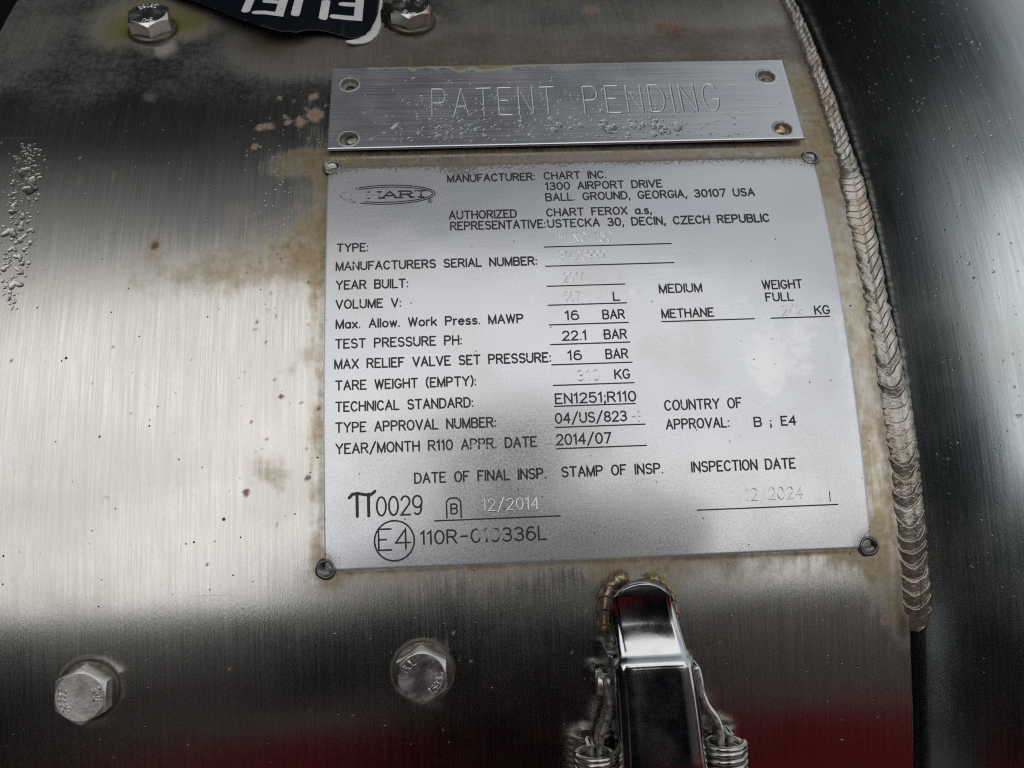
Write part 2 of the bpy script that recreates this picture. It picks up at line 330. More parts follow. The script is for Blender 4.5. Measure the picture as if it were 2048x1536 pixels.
wh = empty('added_dark_wall', Matrix.Translation((-3.6, -4.5, GZ)))  # unseen wall, added to darken what the dished head mirrors
tag(wh, 'dark wall added out of view on the left to darken reflections in the tank end', 'added_dark_wall')
box('wall', -.6, 0, -5.5, 4.9, 0, 4.2, M_DARK, wh); box('wall_top', -.7, .12, -5.6, 5.0, 4.203, 4.35, M_DARK, wh)
cab = empty('truck_cab', Matrix.Translation((0, .55, GZ)))
tag(cab, 'dark truck body standing behind the steel tank, seen only in reflection', 'truck')
box('sleeper', -4, .02, 0, 2.4, .3, 3.35, M_DARK, cab)
box('deck', .023, 3.5, 0, 2.4, .3, 1.55, M_DARK, cab)
# the photographer, bending over the tank with a telephone; only the steel shows them, as a dark reflection
def person():
    J = {'pelvis':(.02,-1.0,.24,.12,.11),'waist':(.02,-.95,.42,.105,.10),'chest':(.02,-.80,.60,.12,.11),'neck':(.03,-.64,.70,.055,.055),'jaw':(.035,-.55,.73,.07,.07),'head':(.04,-.49,.79,.085,.09),
      'shl':(-.095,-.78,.62,.055,.06),'ell':(-.14,-.74,.37,.045,.045),'wrl':(-.07,-.53,.36,.032,.03),'hdl':(-.045,-.475,.375,.03,.02),
      'shr':(.125,-.78,.62,.055,.06),'elr':(.15,-.86,.38,.045,.045),'wrr':(.13,-.84,.16,.032,.03),'hdr':(.13,-.83,.10,.03,.02),
      'hil':(-.06,-1.0,.14,.085,.08),'knl':(-.08,-.95,-.28,.06,.06),'anl':(-.09,-1.0,-.66,.042,.045),'tol':(-.11,-.84,-.72,.04,.028),
      'hir':(.10,-1.0,.14,.085,.08),'knr':(.12,-.95,-.28,.06,.06),'anr':(.13,-1.0,-.66,.042,.045),'tor':(.15,-.84,-.72,.04,.028)}
    E_ = ['pelvis waist','waist chest','chest neck','neck jaw','jaw head','chest shl','shl ell','ell wrl','wrl hdl','chest shr','shr elr','elr wrr','wrr hdr','pelvis hil','hil knl','knl anl','anl tol','pelvis hir','hir knr','knr anr','anr tor']
    for sd_, hx, bx_ in (('l', -.045, 1), ('r', .13, -1)):
        for i, (dx, dy, dz) in enumerate(((.030,.045,.022),(.034,.048,.004),(.034,.046,-.014),(.028,.040,-.030),(.012,.012,.045))):
            y0, z0 = (-.475, .375) if sd_ == 'l' else (-.83, .10)
            J['f%s%da' % (sd_, i)] = (hx+bx_*dx*.55, y0+dy*.6, z0+dz*.8, .009, .009); J['f%s%db' % (sd_, i)] = (hx+bx_*dx*1.2, y0+dy*.7, z0+dz, .0075, .0075)
            E_ += ['hd%s f%s%da' % (sd_, sd_, i), 'f%s%da f%s%db' % (sd_, i, sd_, i)]
    ks = list(J); me = bpy.data.meshes.new('person'); o0 = np.array((.02, -1.0, GZ))
    me.from_pydata([tuple(np.array(J[k][:3])-o0) for k in ks], [tuple(ks.index(q) for q in e.split()) for e in E_], [])
    o = link('person', me, M_JACKET); o.location = o0
    o.modifiers.new('skin', 'SKIN'); lay = me.skin_vertices[0].data if me.skin_vertices else None
    if lay is None:
        bpy.context.view_layer.objects.active = o; bpy.ops.mesh.customdata_skin_add(); lay = me.skin_vertices[0].data
    for i, k in enumerate(ks): lay[i].radius = J[k][3:]; lay[i].use_root = (k == 'pelvis')
    sb = o.modifiers.new('sub', 'SUBSURF'); sb.levels = sb.render_levels = 2
    tag(o, 'person in dark navy jacket bending forward, holding up a telephone, seen only as reflection', 'person')
person()
ph = empty('telephone', cam_ob.matrix_world.copy())
tag(ph, 'dark telephone held up facing the plates, seen only as reflection', 'telephone')
def phone_body():
    n = 12; out = []
    x0, x1, y0, y1, r_ = -.018, .131, -.058, .016, .011
    for cx, cy, a0 in ((x1-r_, y1-r_, 0), (x0+r_, y1-r_, 90), (x0+r_, y0+r_, 180), (x1-r_, y0+r_, 270)):
        out += [(cx+r_*math.cos(rad(a0+90*k/n)), cy+r_*math.sin(rad(a0+90*k/n))) for k in range(n+1)]
    m = len(out); V = [(x, y, z) for z in (.006, .0138) for x, y in out]
    F = [(i, (i+1) % m, m+(i+1) % m, m+i) for i in range(m)] + [tuple(range(m))[::-1], tuple(range(m, 2*m))]
    link('body', pydata('body', V, F), M_DARK, ph, smooth=False)
phone_body()

# ------------------------------------------------------------------ the tank
tank = empty('steel_tank', Matrix.Identity(4))
tag(tank, 'large brushed stainless steel tank that carries the plates, bolts and latch', 'tank')
XL, XE = -153.5, 119.2
def blob(X, Y, cx, cy, rx_, ry_=None, p=1.0):
    ry_ = ry_ or rx_; d = ((X-cx)/rx_)**2 + ((Y-cy)/ry_)**2; return p*np.exp(-d*1.1)
def band(v, a, b, soft): return sstep(a-soft, a+soft, v)*(1-sstep(b-soft, b+soft, v))
x_s = np.linspace(XL, XE, 310)
s_s = np.concatenate([np.arange(-1050+ALPHA*0, -100, 12.0), np.arange(-100, 225, 1.0), np.arange(225, 2*math.pi*R*1000-1050, 12.0)])
X, Sg = np.meshgrid(x_s, s_s, indexing='ij')
V = S(X, Sg, 0)
rust = np.zeros_like(X)
rust += band(X, -60, 108, 8)*band(Sg, 107, 117, 2)*.75                       # strip between the two plates
rust += band(X, 108, 119, 2)*band(Sg, -30, 150, 14)*(.50+.5*fbm(X*.25, Sg*.07, 61))                      # strip beside the weld
rust += band(X, 107, 121, 4)*band(Sg, 90, 190, 12)*.25
rust += band(X, -44.5, -40, 2.0)*band(Sg, -8, 112, 8)*(.15+.75*fbm(X*.3, Sg*.08, 62))                    # along the left edge of the data plate
rust += band(X, -40, 112, 4)*np.exp(-np.abs(Sg+13.0)/5.5)*(Sg < -11)*(.25+1.2*fbm(X*.16, Sg*.02, 63))     # below the data plate
rust += blob(X, Sg, -52, 78, 22, 11, .75) + blob(X, Sg, -46, 86, 8, 16, .45) + blob(X, Sg, -74, 74, 13, 9, .50) + blob(X, Sg, -66, 93, 5, 7, .55)
rust += blob(X, Sg, -90, 84, 4, 8, .55) + blob(X, Sg, -92, 74, 12, 8, .33) + blob(X, Sg, -44, 120, 10, 30, .40)
rust += blob(X, Sg, -52, 14, 5, 6, .5) + blob(X, Sg, -58, 16, 4, 6, .45) + blob(X, Sg, -50, 44, 4, 3, .45) + blob(X, Sg, -46, 48, 3, 4, .4)
rust += blob(X, Sg, 38, -20, 5, 8, .55) + blob(X, Sg, 52, -17, 5, 5, .4) + blob(X, Sg, 45, -13, 14, 4, .5)
rust += blob(X, Sg, 116, -30, 4, 9, .5) + blob(X, Sg, -114, 107, 2.4, 2.4, .55) + blob(X, Sg, -104.5, 109, 2, 2, .5) + blob(X, Sg, -98, 104, 3, 2, .4)
rust += blob(X, Sg, -124, 78, 3, 6, .35) + blob(X, Sg, 107, -13, 5, 4, .45) + blob(X, Sg, -100, -40, 10, 10, .1) + blob(X, Sg, -10, -34, 8, 5, .3)
for cx, cy, a in ((-38.6,109.6,.9),(108.7,108.8,.8),(108.7,-11.5,.8),(-39.9,-11.5,.8)): rust += blob(X, Sg, cx, cy, 6.5, 7, a)
spot = np.zeros_like(X)
for cx, cy, r_, a in ((-45.2,131.8,2.6,1.3),(-49.7,128.6,1.8,1.1),(-53.6,128.8,1.3,1.0),(-62,126.9,1.4,1.1),(-63,119,1.3,1.2),(-59,127.5,1.8,.8),(75.6,171.6,6,1.0),(70,175,3,.8),(47.6,185.3,4,.9),(-8,181,4,.9),(-46,140,2,.9),(-12,172,4,.7),(-89.6,83.7,1.6,1.1),(-61.1,9.7,1.1,1.2),(112.5,-32.1,1.3,1.2),(-44.4,13,.9,1.2),(117,138,2.4,.8),(114,124,2.6,.7),(115,110,2.2,.6),(30,160,5,.7),(12,157,4,.6),(-99,52,1,.7)):
    spot += blob(X, Sg, cx, cy, r_, r_*1.1, a)
for _ in range(40):
    spot += blob(X, Sg, rng.uniform(-60, -41), rng.uniform(0, 150), .7, .8, .9)
    spot += blob(X, Sg, rng.uniform(-150, 110), rng.uniform(-70, 150), .6, .7, .8)
dirt_shade = sstep(105, 185, Sg)*.44*(.8+.5*fbm(X*.05, Sg*.05, 71)) + band(X, -70, 120, 10)*band(Sg, 150, 172, 6)*.42
dirt_shade += band(X, -40, 108, 3)*np.exp(-np.abs(Sg-151.5)/2.2)*.65 + band(X, -38, 108, 3)*np.exp(-np.abs(Sg-110.2)/1.2)*.6
dirt_shade += np.exp(-((X+40.9)/.8)**2)*band(Sg, -12, 110, 3)*.55 + np.exp(-((Sg+13.0)/.9)**2)*band(X, -40, 110, 3)*.65
dirt_shade += blob(X, Sg, -66, 170, 12, 8, .3) + blob(X, Sg, 39, -24, 6, 8, .35) + blob(X, Sg, -89.6, 83.7, 1.5, 2, .9)
dirt_shade += blob(X, Sg, -98, 141, 2.4, 1.8, .3) + np.exp(-((X-117)/2.2)**2)*.42*band(Sg, -38, 190, 10) + blob(X, Sg, 118, -35, 3.5, 5, .8)
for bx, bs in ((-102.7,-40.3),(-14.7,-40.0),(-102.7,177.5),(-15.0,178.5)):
    rr = np.hypot(X-bx, Sg-bs); dirt_shade += np.exp(-((rr-8.0)/.8)**2)*.8
moss = blob(X, Sg, -106, 187, 20, 13, 1.0)*(.5+.9*fbm(X*.12, Sg*.12, 81)) + blob(X, Sg, -113, 174, 10, 9, .7) + blob(X, Sg, -90, 180, 9, 9, .75) + blob(X, Sg, -24, 184, 5, 9, .7) + band(X, -30, 40, 8)*np.exp(-np.abs(Sg-152)/2.5)*.6
for bx, bs in ((-102.7,-40.3),(-14.7,-40.0)): moss += blob(X, Sg, bx+1, bs-8, 6, 3, .45)
me = mesh_np('shroud_sheet', V.reshape(-1, 3), grid_faces(*X.shape))
set_uv(me, np.stack([X, Sg], -1).reshape(-1, 2)/1000)
for nme, a in (('rust', rust), ('rustspot', spot), ('dirt_shade', dirt_shade), ('moss', moss)): set_attr(me, nme, np.clip(a, 0, 1.2))
# give the sheet its 3 mm wall: edge returns and the inner skin
sheet = link('shroud_sheet', me, M_SHEET, tank)
def ring(name, prof, mat, parent, s0=-1050, n=420, uvs=True):
    """surface of revolution from a profile of (x mm, h mm)"""
    prof = np.array(prof, float); ss = np.linspace(s0, s0+2*math.pi*R*1000, n)
    P = S(prof[:, 0][:, None], ss[None, :], prof[:, 1][:, None])
    me = mesh_np(name, P.reshape(-1, 3), grid_faces(len(prof), n))
    ln = np.concatenate([[0], np.cumsum(np.hypot(np.diff(prof[:, 0]), np.diff(prof[:, 1])))])
    set_uv(me, np.stack(np.broadcast_arrays(ln[:, None], ss[None, :]), -1).reshape(-1, 2)/1000)
    return link(name, me, mat, parent)
ring('sheet_edge', [(XE-.02, .0), (XE+.25, -.15), (XE+.3, -.4), (XE+.3, -3.0), (XE-1.5, -3.2)], M_BRACKET, tank)
ring('sheet_edge', [(XL+.02, .0), (XL-.25, -.15), (XL-.3, -.4), (XL-.3, -3.0), (XL+2, -3.0)], M_BRACKET, tank)
ring('end_cover', [(XL+.5, -6), (XL+.5, -200), (XL+.5, -R*1000)], M_DARK, tank)
# dished head: concave corner beside the weld, then a convex knuckle
RHO, TH0 = 62.0, rad(66)
prof = [(117.0, -12.0), (119.0, -9.5)]
for th in np.linspace(TH0, rad(-2), 40):
    prof.append((120.0 + RHO*(math.sin(TH0)-math.sin(th)), -8.0 + RHO*(math.cos(th)-math.cos(TH0))))
prof += [(320, prof[-1][1]), (700, prof[-1][1]), (1400, prof[-1][1])]
ring('dished_head', prof, M_HEAD, tank, n=500)

# weld bead: a fillet with crescent ripples
def weld():
    sv = np.arange(-36.0, 215, .16); m = 46; wv = np.linspace(-1, 1, m)
    SS, WW = np.meshgrid(sv, wv, indexing='ij')
    cx = np.interp(sv, [-36, -20, 20, 60, 98, 104, 112, 150, 215], [121.3, 121.2, 120.9, 119.8, 120.0, 120.2, 119.8, 119.0, 118.6])
    hw = np.interp(sv, [-36, -34.5, -31.5, 20, 60, 82, 98, 104, 110, 150, 215], [.8, 2.8, 4.2, 4.3, 3.7, 3.9, 4.1, 3.2, 2.9, 2.7, 2.7])
    edge_n = fbm(SS*.5, WW*0, 31, 3)-.5
    Xw = cx[:, None] + WW*hw[:, None]*(1+.30*edge_n) + .35*(vnoise(sv*.22, sv*0, 55)-.5)[:, None]
    # ripple phase: crescents that bulge towards -s, with a slightly random pitch
    pit = np.interp(sv, [-36, 30, 45, 80, 92, 104, 110, 215], [3.9, 3.7, 3.1, 3.0, 2.3, 3.0, 2.6, 2.7])
    acc = np.cumsum(.16/pit*(1+.5*(vnoise(sv*.35, sv*0, 8)-.5)))
    up_f = sstep(104, 112, sv)                                   # the older run above ripples diagonally
    sharp = sstep(30, 45, sv)*(1-sstep(70, 84, sv))
    bow = (1-up_f)[:, None]*((1-sharp)[:, None]*1.0*(WW+.1)**2 + sharp[:, None]*1.7*np.abs(WW+.1)) + up_f[:, None]*(1.25*np.abs(WW+.35))
    ph = acc[:, None] - bow + .22*(fbm(SS*.6, WW*1.5, 12, 3)-.5)
    fr = ph - np.floor(ph)
    rip = np.where(fr < .82, fr/.82, (1-fr)/.18)                 # slow rise, sharp drop
    groove = np.exp(-((fr-.97)/.10)**2) + np.exp(-((fr+.03)/.06)**2)
    idn = np.floor(ph); amp = .75+.5*np.sin(idn*2.3+idn**2*.37)
    crown = np.sqrt(np.clip(1-WW**2, 0, 1))
    big = np.exp(-((sv-100.5)/5.5)**2)[:, None]                  # smooth restart blob
    H = -1.3 + (2.3+.9*big)*crown + .72*amp*(rip-.5)*crown**.4*(1-.85*np.exp(-((sv-101.5)/3.4)**2)[:, None])
    endf = sstep(-36.5, -29, sv)[:, None]; H = H*endf + (-2.0)*(1-endf)
    H += .10*(fbm(SS*2, WW*6, 44, 3)-.5)
    H += np.clip(WW-.2, 0, 1)*2.2                                # climbs onto the head side
    P = S(Xw, SS, H)
    me = mesh_np('weld_bead', P.reshape(-1, 3), grid_faces(*SS.shape))
    set_attr(me, 'groove', (groove*.8 + .5*(1-crown)*.9).reshape(-1))
    return link('weld_bead', me, M_WELD, tank)
weld()

# ------------------------------------------------------------------ stroke lettering
def arc(cx, cy, rx_, ry_, a0, a1, n=10):
    return [(cx+rx_*math.cos(rad(a0+(a1-a0)*i/n)), cy+ry_*math.sin(rad(a0+(a1-a0)*i/n))) for i in range(n+1)]
def dot(x, y): return [(x-.02, y), (x+.02, y)]
G = {  # glyph: (advance width, strokes) on a cap height of 6
 'A': (4.4, [[(0,0),(2.2,6),(4.4,0)], [(.85,2.1),(3.55,2.1)]]),
 'B': (4, [[(0,0),(0,6),(2.4,6)]+arc(2.4,4.6,1.4,1.4,90,-90,8)+[(0,3.2)], [(2.4,3.2)]+arc(2.5,1.6,1.5,1.6,90,-90,8)+[(0,0)]]),
 'C': (4.2, [arc(2.2,3,2.2,3,40,320,18)]),
 'D': (4.2, [[(0,0),(0,6),(1.8,6)]+arc(1.8,3,2.4,3,90,-90,14)+[(0,0)]]),
 'E': (3.6, [[(3.6,6),(0,6),(0,0),(3.6,0)], [(0,3.15),(2.6,3.15)]]),
 'F': (3.5, [[(3.5,6),(0,6),(0,0)], [(0,3.15),(2.5,3.15)]]),
 'G': (4.3, [arc(2.2,3,2.2,3,40,325,18)+[(4.25,2.5),(2.6,2.5)]]),
 'H': (4.1, [[(0,0),(0,6)], [(4.1,0),(4.1,6)], [(0,3.1),(4.1,3.1)]]),
 'I': (.01, [[(0,0),(0,6)]]),
 'J': (3, [[(3,6),(3,1.6)]+arc(1.5,1.6,1.5,1.6,0,-180,8)]),
 'K': (4, [[(0,0),(0,6)], [(4,6),(0,2.2)], [(1.5,3.55),(4,0)]]),
 'L': (3.3, [[(0,6),(0,0),(3.3,0)]]),
 'M': (4.7, [[(0,0),(0,6),(2.35,0),(4.7,6),(4.7,0)]]),
 'N': (4.1, [[(0,0),(0,6),(4.1,0),(4.1,6)]]),
 'O': (4.5, [arc(2.25,3,2.25,3,90,450,24)]),
 'P': (4, [[(0,0),(0,6),(2.3,6)]+arc(2.3,4.45,1.6,1.55,90,-90,8)+[(0,2.9)]]),
 'R': (4.1, [[(0,0),(0,6),(2.3,6)]+arc(2.3,4.5,1.6,1.5,90,-90,8)+[(0,3)], [(2.1,3),(4.1,0)]]),
 'S': (3.9, [arc(2,4.5,1.8,1.5,30,250,10)[:-1]+[(2,3.05)]+arc(2,1.55,1.9,1.55,75,-150,10)]),
 'T': (4.1, [[(0,6),(4.1,6)], [(2.05,6),(2.05,0)]]),
 'U': (4.1, [[(0,6),(0,2)]+arc(2.05,2.05,2.05,2.05,180,360,12)+[(4.1,6)]]),
 'V': (4.4, [[(0,6),(2.2,0),(4.4,6)]]),
 'W': (5.6, [[(0,6),(1.4,0),(2.8,6),(4.2,0),(5.6,6)]]),
 'X': (4.1, [[(0,0),(4.1,6)], [(0,6),(4.1,0)]]),
 'Y': (4.3, [[(0,6),(2.15,3),(4.3,6)], [(2.15,3),(2.15,0)]]),
 'Z': (4.1, [[(0,6),(4.1,6),(0,0),(4.1,0)]]),
 '0': (3.9, [arc(1.95,3,1.95,3,90,450,22)]),
 '1': (1.6, [[(0,4.8),(1.3,6),(1.3,0)]]),
 '2': (3.8, [arc(1.9,4.3,1.8,1.7,165,-30,12)+[(0,0),(3.8,0)]]),
 '3': (3.8, [arc(1.8,4.5,1.7,1.5,150,-80,10)+[(1.6,3.1)], [(1.6,3.1)]+arc(1.8,1.6,1.95,1.6,85,-155,12)]),
 '4': (4, [[(3,0),(3,6),(0,1.9),(4,1.9)]]),
 '5': (3.8, [[(3.4,6),(.5,6),(.2,3.3)]+arc(1.8,1.95,2,1.95,130,-150,12)]),
 '6': (3.8, [arc(1.9,1.9,1.9,1.9,90,450,18), [(.02,2.1),(.35,4)]+arc(2.0,4.2,1.65,1.8,170,50,7)]),
 '7': (3.8, [[(0,6),(3.8,6),(1.3,0)]]),
 '8': (3.8, [arc(1.9,4.55,1.6,1.45,90,450,16), arc(1.9,1.55,1.9,1.55,90,450,18)]),
 '9': (3.8, [arc(1.9,4.1,1.9,1.9,90,450,18), [(3.78,3.9),(3.45,2)]+arc(1.8,1.8,1.65,1.8,-10,-130,7)]),
 'a': (3.3, [arc(1.6,2,1.6,2,90,450,16), [(3.25,4),(3.25,0)]]),
 'e': (3.4, [[(0,2.2),(3.4,2.2)]+arc(1.7,2,1.7,2,5,310,14)]),
 'k': (3.1, [[(0,0),(0,6)], [(3,4),(0,1.5)], [(1.2,2.5),(3.1,0)]]),
 'l': (.01, [[(0,0),(0,6)]]),
 'o': (3.5, [arc(1.75,2,1.75,2,90,450,16)]),
 'r': (1.9, [[(0,0),(0,4)], [(0,2.4)]+arc(1.5,2.5,1.5,1.5,170,75,5)]),
 's': (2.9, [arc(1.5,3,1.3,1,30,250,8)[:-1]+[(1.5,2.05)]+arc(1.45,1.05,1.4,1.05,75,-150,8)]),
 'w': (4.3, [[(0,4),(1.1,0),(2.15,4),(3.2,0),(4.3,4)]]),
 'x': (3, [[(0,0),(3,4)], [(0,4),(3,0)]]),
 '.': (.3, [dot(.15,.2)]), ',': (.5, [[(.4,.4),(.1,-1.1)]]), ':': (.3, [dot(.15,.4), dot(.15,3.7)]), ';': (.5, [dot(.35,3.7), [(.4,.4),(.1,-1.1)]]),
 '/': (3.7, [[(0,-1),(3.7,6.7)]]), '-': (3.6, [[(.3,3),(3.3,3)]]), '(': (1.3, [arc(3.2,3,3.2,4.6,130,230,8)]), ')': (1.3, [arc(-1.9,3,3.2,4.6,50,-50,8)]), ' ': (3.4, [])}
GAP = 1.55
def layout(text, x0, x1, y, cap, gap=GAP, x1y=None):
    """polylines of a text run squeezed between x0 and x1 on baseline y (mm)"""
    tot = sum(G[c][0] for c in text) + gap*(len(text)-1); k = (x1-x0)/max(tot, .3) if len(text) > 1 or tot > 1 else cap/6
    u = 0; out = []
    for c in text:
        for st in G[c][1]: out.append([(x0+(u+p[0])*k, y + ((x1y-y)*(u/max(tot,.1)) if x1y is not None else 0) + p[1]*cap/6) for p in st])
        u += G[c][0]+gap
    return out
def ribbon(polys, wd, place, h0, dh=.0025, cap_n=3, thick=None):
    """flat strokes with round ends and mitred bends -> (V, F); thick (mm) turns them into rounded ridges"""
    V = []; F = []; P2 = []
    for q, st in enumerate(polys):
        p = [st[0]]
        for a in st[1:]:
            if math.hypot(a[0]-p[-1][0], a[1]-p[-1][1]) > 1e-4: p.append(a)
        if len(p) < 2: p = [p[0], (p[0][0]+.01, p[0][1])]
        n = len(p); hw = wd/2; L_ = []; R_ = []
        closed = math.hypot(p[0][0]-p[-1][0], p[0][1]-p[-1][1]) < 1e-3 and n > 4
        dirs = [((p[i+1][0]-p[i][0]), (p[i+1][1]-p[i][1])) for i in range(n-1)]
        dirs = [(a/math.hypot(a, b), b/math.hypot(a, b)) for a, b in dirs]
        for i in range(n):
            d0 = dirs[i-1] if i > 0 else (dirs[-1] if closed else dirs[0]); d1 = dirs[i] if i < n-1 else (dirs[0] if closed else dirs[-1])
            tx, ty = d0[0]+d1[0], d0[1]+d1[1]; l = math.hypot(tx, ty)
            if l < .2: tx, ty = d1; l = 1; mi = 1
            else: tx, ty = tx/l, ty/l; mi = min(2.2, 1/max(.35, tx*d1[0]+ty*d1[1]))
            L_.append((p[i][0]-ty*hw*mi, p[i][1]+tx*hw*mi)); R_.append((p[i][0]+ty*hw*mi, p[i][1]-tx*hw*mi))
        h = h0 + q*dh; b = len(P2)
        for l, c, r in zip(L_, p, R_): P2 += [(l[0], l[1], h), (c[0], c[1], h+(thick or 0)), (r[0], r[1], h)]
        for i in range(n-1):
            a = b+3*i; F += [(a, a+1, a+4, a+3), (a+1, a+2, a+5, a+4)]
        if not closed:
            for e, s_ in ((0, -1), (n-1, 1)):
                d = dirs[0] if e == 0 else dirs[-1]; base = math.atan2(d[1]*s_, d[0]*s_)
                ids = [b+3*e+(0 if s_ > 0 else 2)]
                for kk in range(1, cap_n+1):
                    t = base + math.pi/2 - math.pi*kk/(cap_n+1)
                    P2.append((p[e][0]+hw*math.cos(t), p[e][1]+hw*math.sin(t), h)); ids.append(len(P2)-1)
                ids.append(b+3*e+(2 if s_ > 0 else 0)); cc = b+3*e+1
                for kk in range(len(ids)-1): F.append((cc, ids[kk+1], ids[kk]))
    P2 = np.array(P2); 
    return place(P2), F, P2

TEXT = [
    ('MANUFACTURER:', -3.9, 22.5, 102.75, 2.55), ('CHART INC.', 25.5, 44.3, 102.85, 2.55), ('1300 AIRPORT DRIVE', 25.7, 61.1, 98.95, 2.55),
    ('BALL. GROUND, GEORGIA, 30107 USA', 25.5, 89.0, 94.95, 2.55), ('AUTHORIZED', -3.7, 16.2, 89.4, 2.6), ('CHART FEROX a.s,', 25.4, 56.8, 89.5, 2.5),
    ('REPRESENTATIVE:', -3.4, 24.6, 85.6, 2.6), ('USTECKA 30, DECIN, CZECH REPUBLIC', 25.5, 92.1, 85.6, 2.55), ('TYPE:', -36.6, -27.8, 79.3, 2.5),
    ('MANUFACTURERS SERIAL NUMBER:', -36.8, 21.3, 73.25, 2.5), ('YEAR BUILT:', -36.7, -16.3, 67.2, 2.55), ('VOLUME V:', -36.7, -18.4, 61.2, 2.5),
    ('Max. Allow. Work Press. MAWP', -36.6, 16.4, 55.15, 2.45), ('TEST PRESSURE PH:', -36.7, -1.4, 49.2, 2.55), ('MAX RELIEF VALVE SET PRESSURE:', -36.9, 23.6, 43.2, 2.57),
    ('TARE WEIGHT (EMPTY):', -36.6, 2.2, 37.05, 2.52), ('TECHNICAL STANDARD:', -36.6, 1.2, 30.95, 2.56), ('TYPE APPROVAL NUMBER:', -36.6, 7.3, 25.1, 2.59),
    ('YEAR/MONTH R110 APPR. DATE', -36.6, 18.4, 19.2, 2.63), ('DATE OF FINAL INSP.', -15.3, 20.5, 10.35, 2.65), ('STAMP OF INSP.', 25.1, 53.0, 10.5, 2.62),
    ('INSPECTION DATE', 61.2, 90.2, 10.45, 2.68), ('110R-010336L', -14.1, 19.9, -6.2, 3.49), ('MEDIUM', 56.6, 68.9, 63.05, 2.55), ('WEIGHT', 87.0, 98.6, 63.25, 2.56),
    ('FULL', 87.5, 95.4, 59.4, 2.45), ('METHANE', 56.6, 71.5, 55.25, 2.48), ('KG', 101.3, 105.5, 54.9, 2.49), ('L', 43.0, 44.7, 61.1, 2.52),
    ('16', 28.7, 32.4, 55.55, 2.62), ('BAR', 39.5, 45.6, 55.5, 2.6), ('22.1', 27.5, 34.1, 49.4, 2.65), ('BAR', 39.5, 45.7, 49.45, 2.6), ('16', 28.7, 32.4, 43.5, 2.6),
    ('BAR', 39.5, 45.6, 43.55, 2.6), ('KG', 41.6, 45.7, 37.55, 2.6), ('EN1251;R110', 24.4, 46.9, 31.0, 2.7), ('04/US/823', 24.1, 43.9, 25.45, 2.69), ('2014/07', 24.1, 39.1, 19.4, 2.8),
    ('COUNTRY OF', 55.0, 76.7, 28.0, 2.7), ('APPROVAL:', 55.0, 72.6, 22.65, 2.6), ('B', 79.9, 81.8, 22.5, 2.49), (';', 84.4, 85.0, 22.5, 2.3), ('E4', 87.6, 91.6, 22.55, 2.42)]
RULES = [(23.9,78.95,61.6),(23.9,72.6,61.7),(23.9,66.15,46.6),(23.9,60.2,46.6),(23.9,54.15,46.6),(23.9,48.2,46.6),(23.9,42.2,46.7),(24.0,36.2,46.8),(24.0,30.2,46.7),(24.0,24.25,49.0),(24.0,18.3,49.0),
    (56.3,54.05,83.2),(88.1,54.05,105.3),(-10.3,-.05,24.0),(61.9,-.05,101.2)]
STAMPED = [('HLNG-150', 28.5, 44.1, 80.3, 3.2), ('31426999', 28.1, 41.6, 74.25, 3.1), ('2014', 29.0, 35.0, 67.3, 2.9), ('567', 28.6, 33.3, 61.2, 2.83), ('242', 91.8, 97.5, 54.95, 2.8),
    ('310', 30.9, 37.1, 37.35, 2.9), ('-3', 45.5, 48.0, 25.15, 2.7), ('12/2014', 2.9, 18.2, 2.05, 3.12), ('12/2024', 75.6, 91.5, 2.05, 3.3)]
WEAR = [(-33.5,74.5,2.6,.42),(-31.5,74.5,2,.35),(-1.2,90.5,1.8,.42),(1,90.5,2,.3),(-2.6,86.8,2.4,.45),(3,86.8,3,.22),(11,103.6,6,.2),(21,104,2.5,.3),(3.0,20.3,4,.48),(8,20,4,.4),(-1,20.2,2.5,.3),(14,20.3,4,.3),
    (-8.5,11.5,2.2,.4),(6,11.5,2.2,.35),(13,11.5,4,.25),(20,11,2.5,.35),(27,11.5,2.5,.35),(48,11.5,4,.35),(40,11.5,3,.22),(63,11.5,3,.25),(77,11.5,4,.35),(84,11.5,4,.45),(-4.2,-4.5,2.2,.45),(2.5,-4.3,2.4,.62),(5.8,-4.3,1.6,.8),(9,-4.5,2.5,.4),(14,-3,2,.4),(18,-4.3,2.4,.2),
    (62,29.3,4,.32),(74,29.3,4,.3),(80,23.6,2.5,.3),(89,23.6,3,.3),(-31,98.4,5.5,.95),(-34,99,5,.4),(-12,99,3.2,.55),(-25,98.6,2.6,.55),(4,0,8,.33),(15,0,6,.22),(98,0,6,.40),(80,0,5,.2),(29,36.2,6,.35),(45,18.3,4,.3),(-5,5,2.5,.35),(-20,-9.5,4,.3),(-15,-8,3,.25),(-33,44.5,4,.12),(1,44.5,3,.2),(-1,38,4,.25),(-2,32,4,.18),(5,26,4,.2)]
def wear_at(u, v):
    t = np.full(u.shape, .06)
    for x, y, r_, a in WEAR: t += a*np.exp(-(((u-x)/r_)**2 + ((v-y)/max(1.6, r_*.6))**2))
    return t

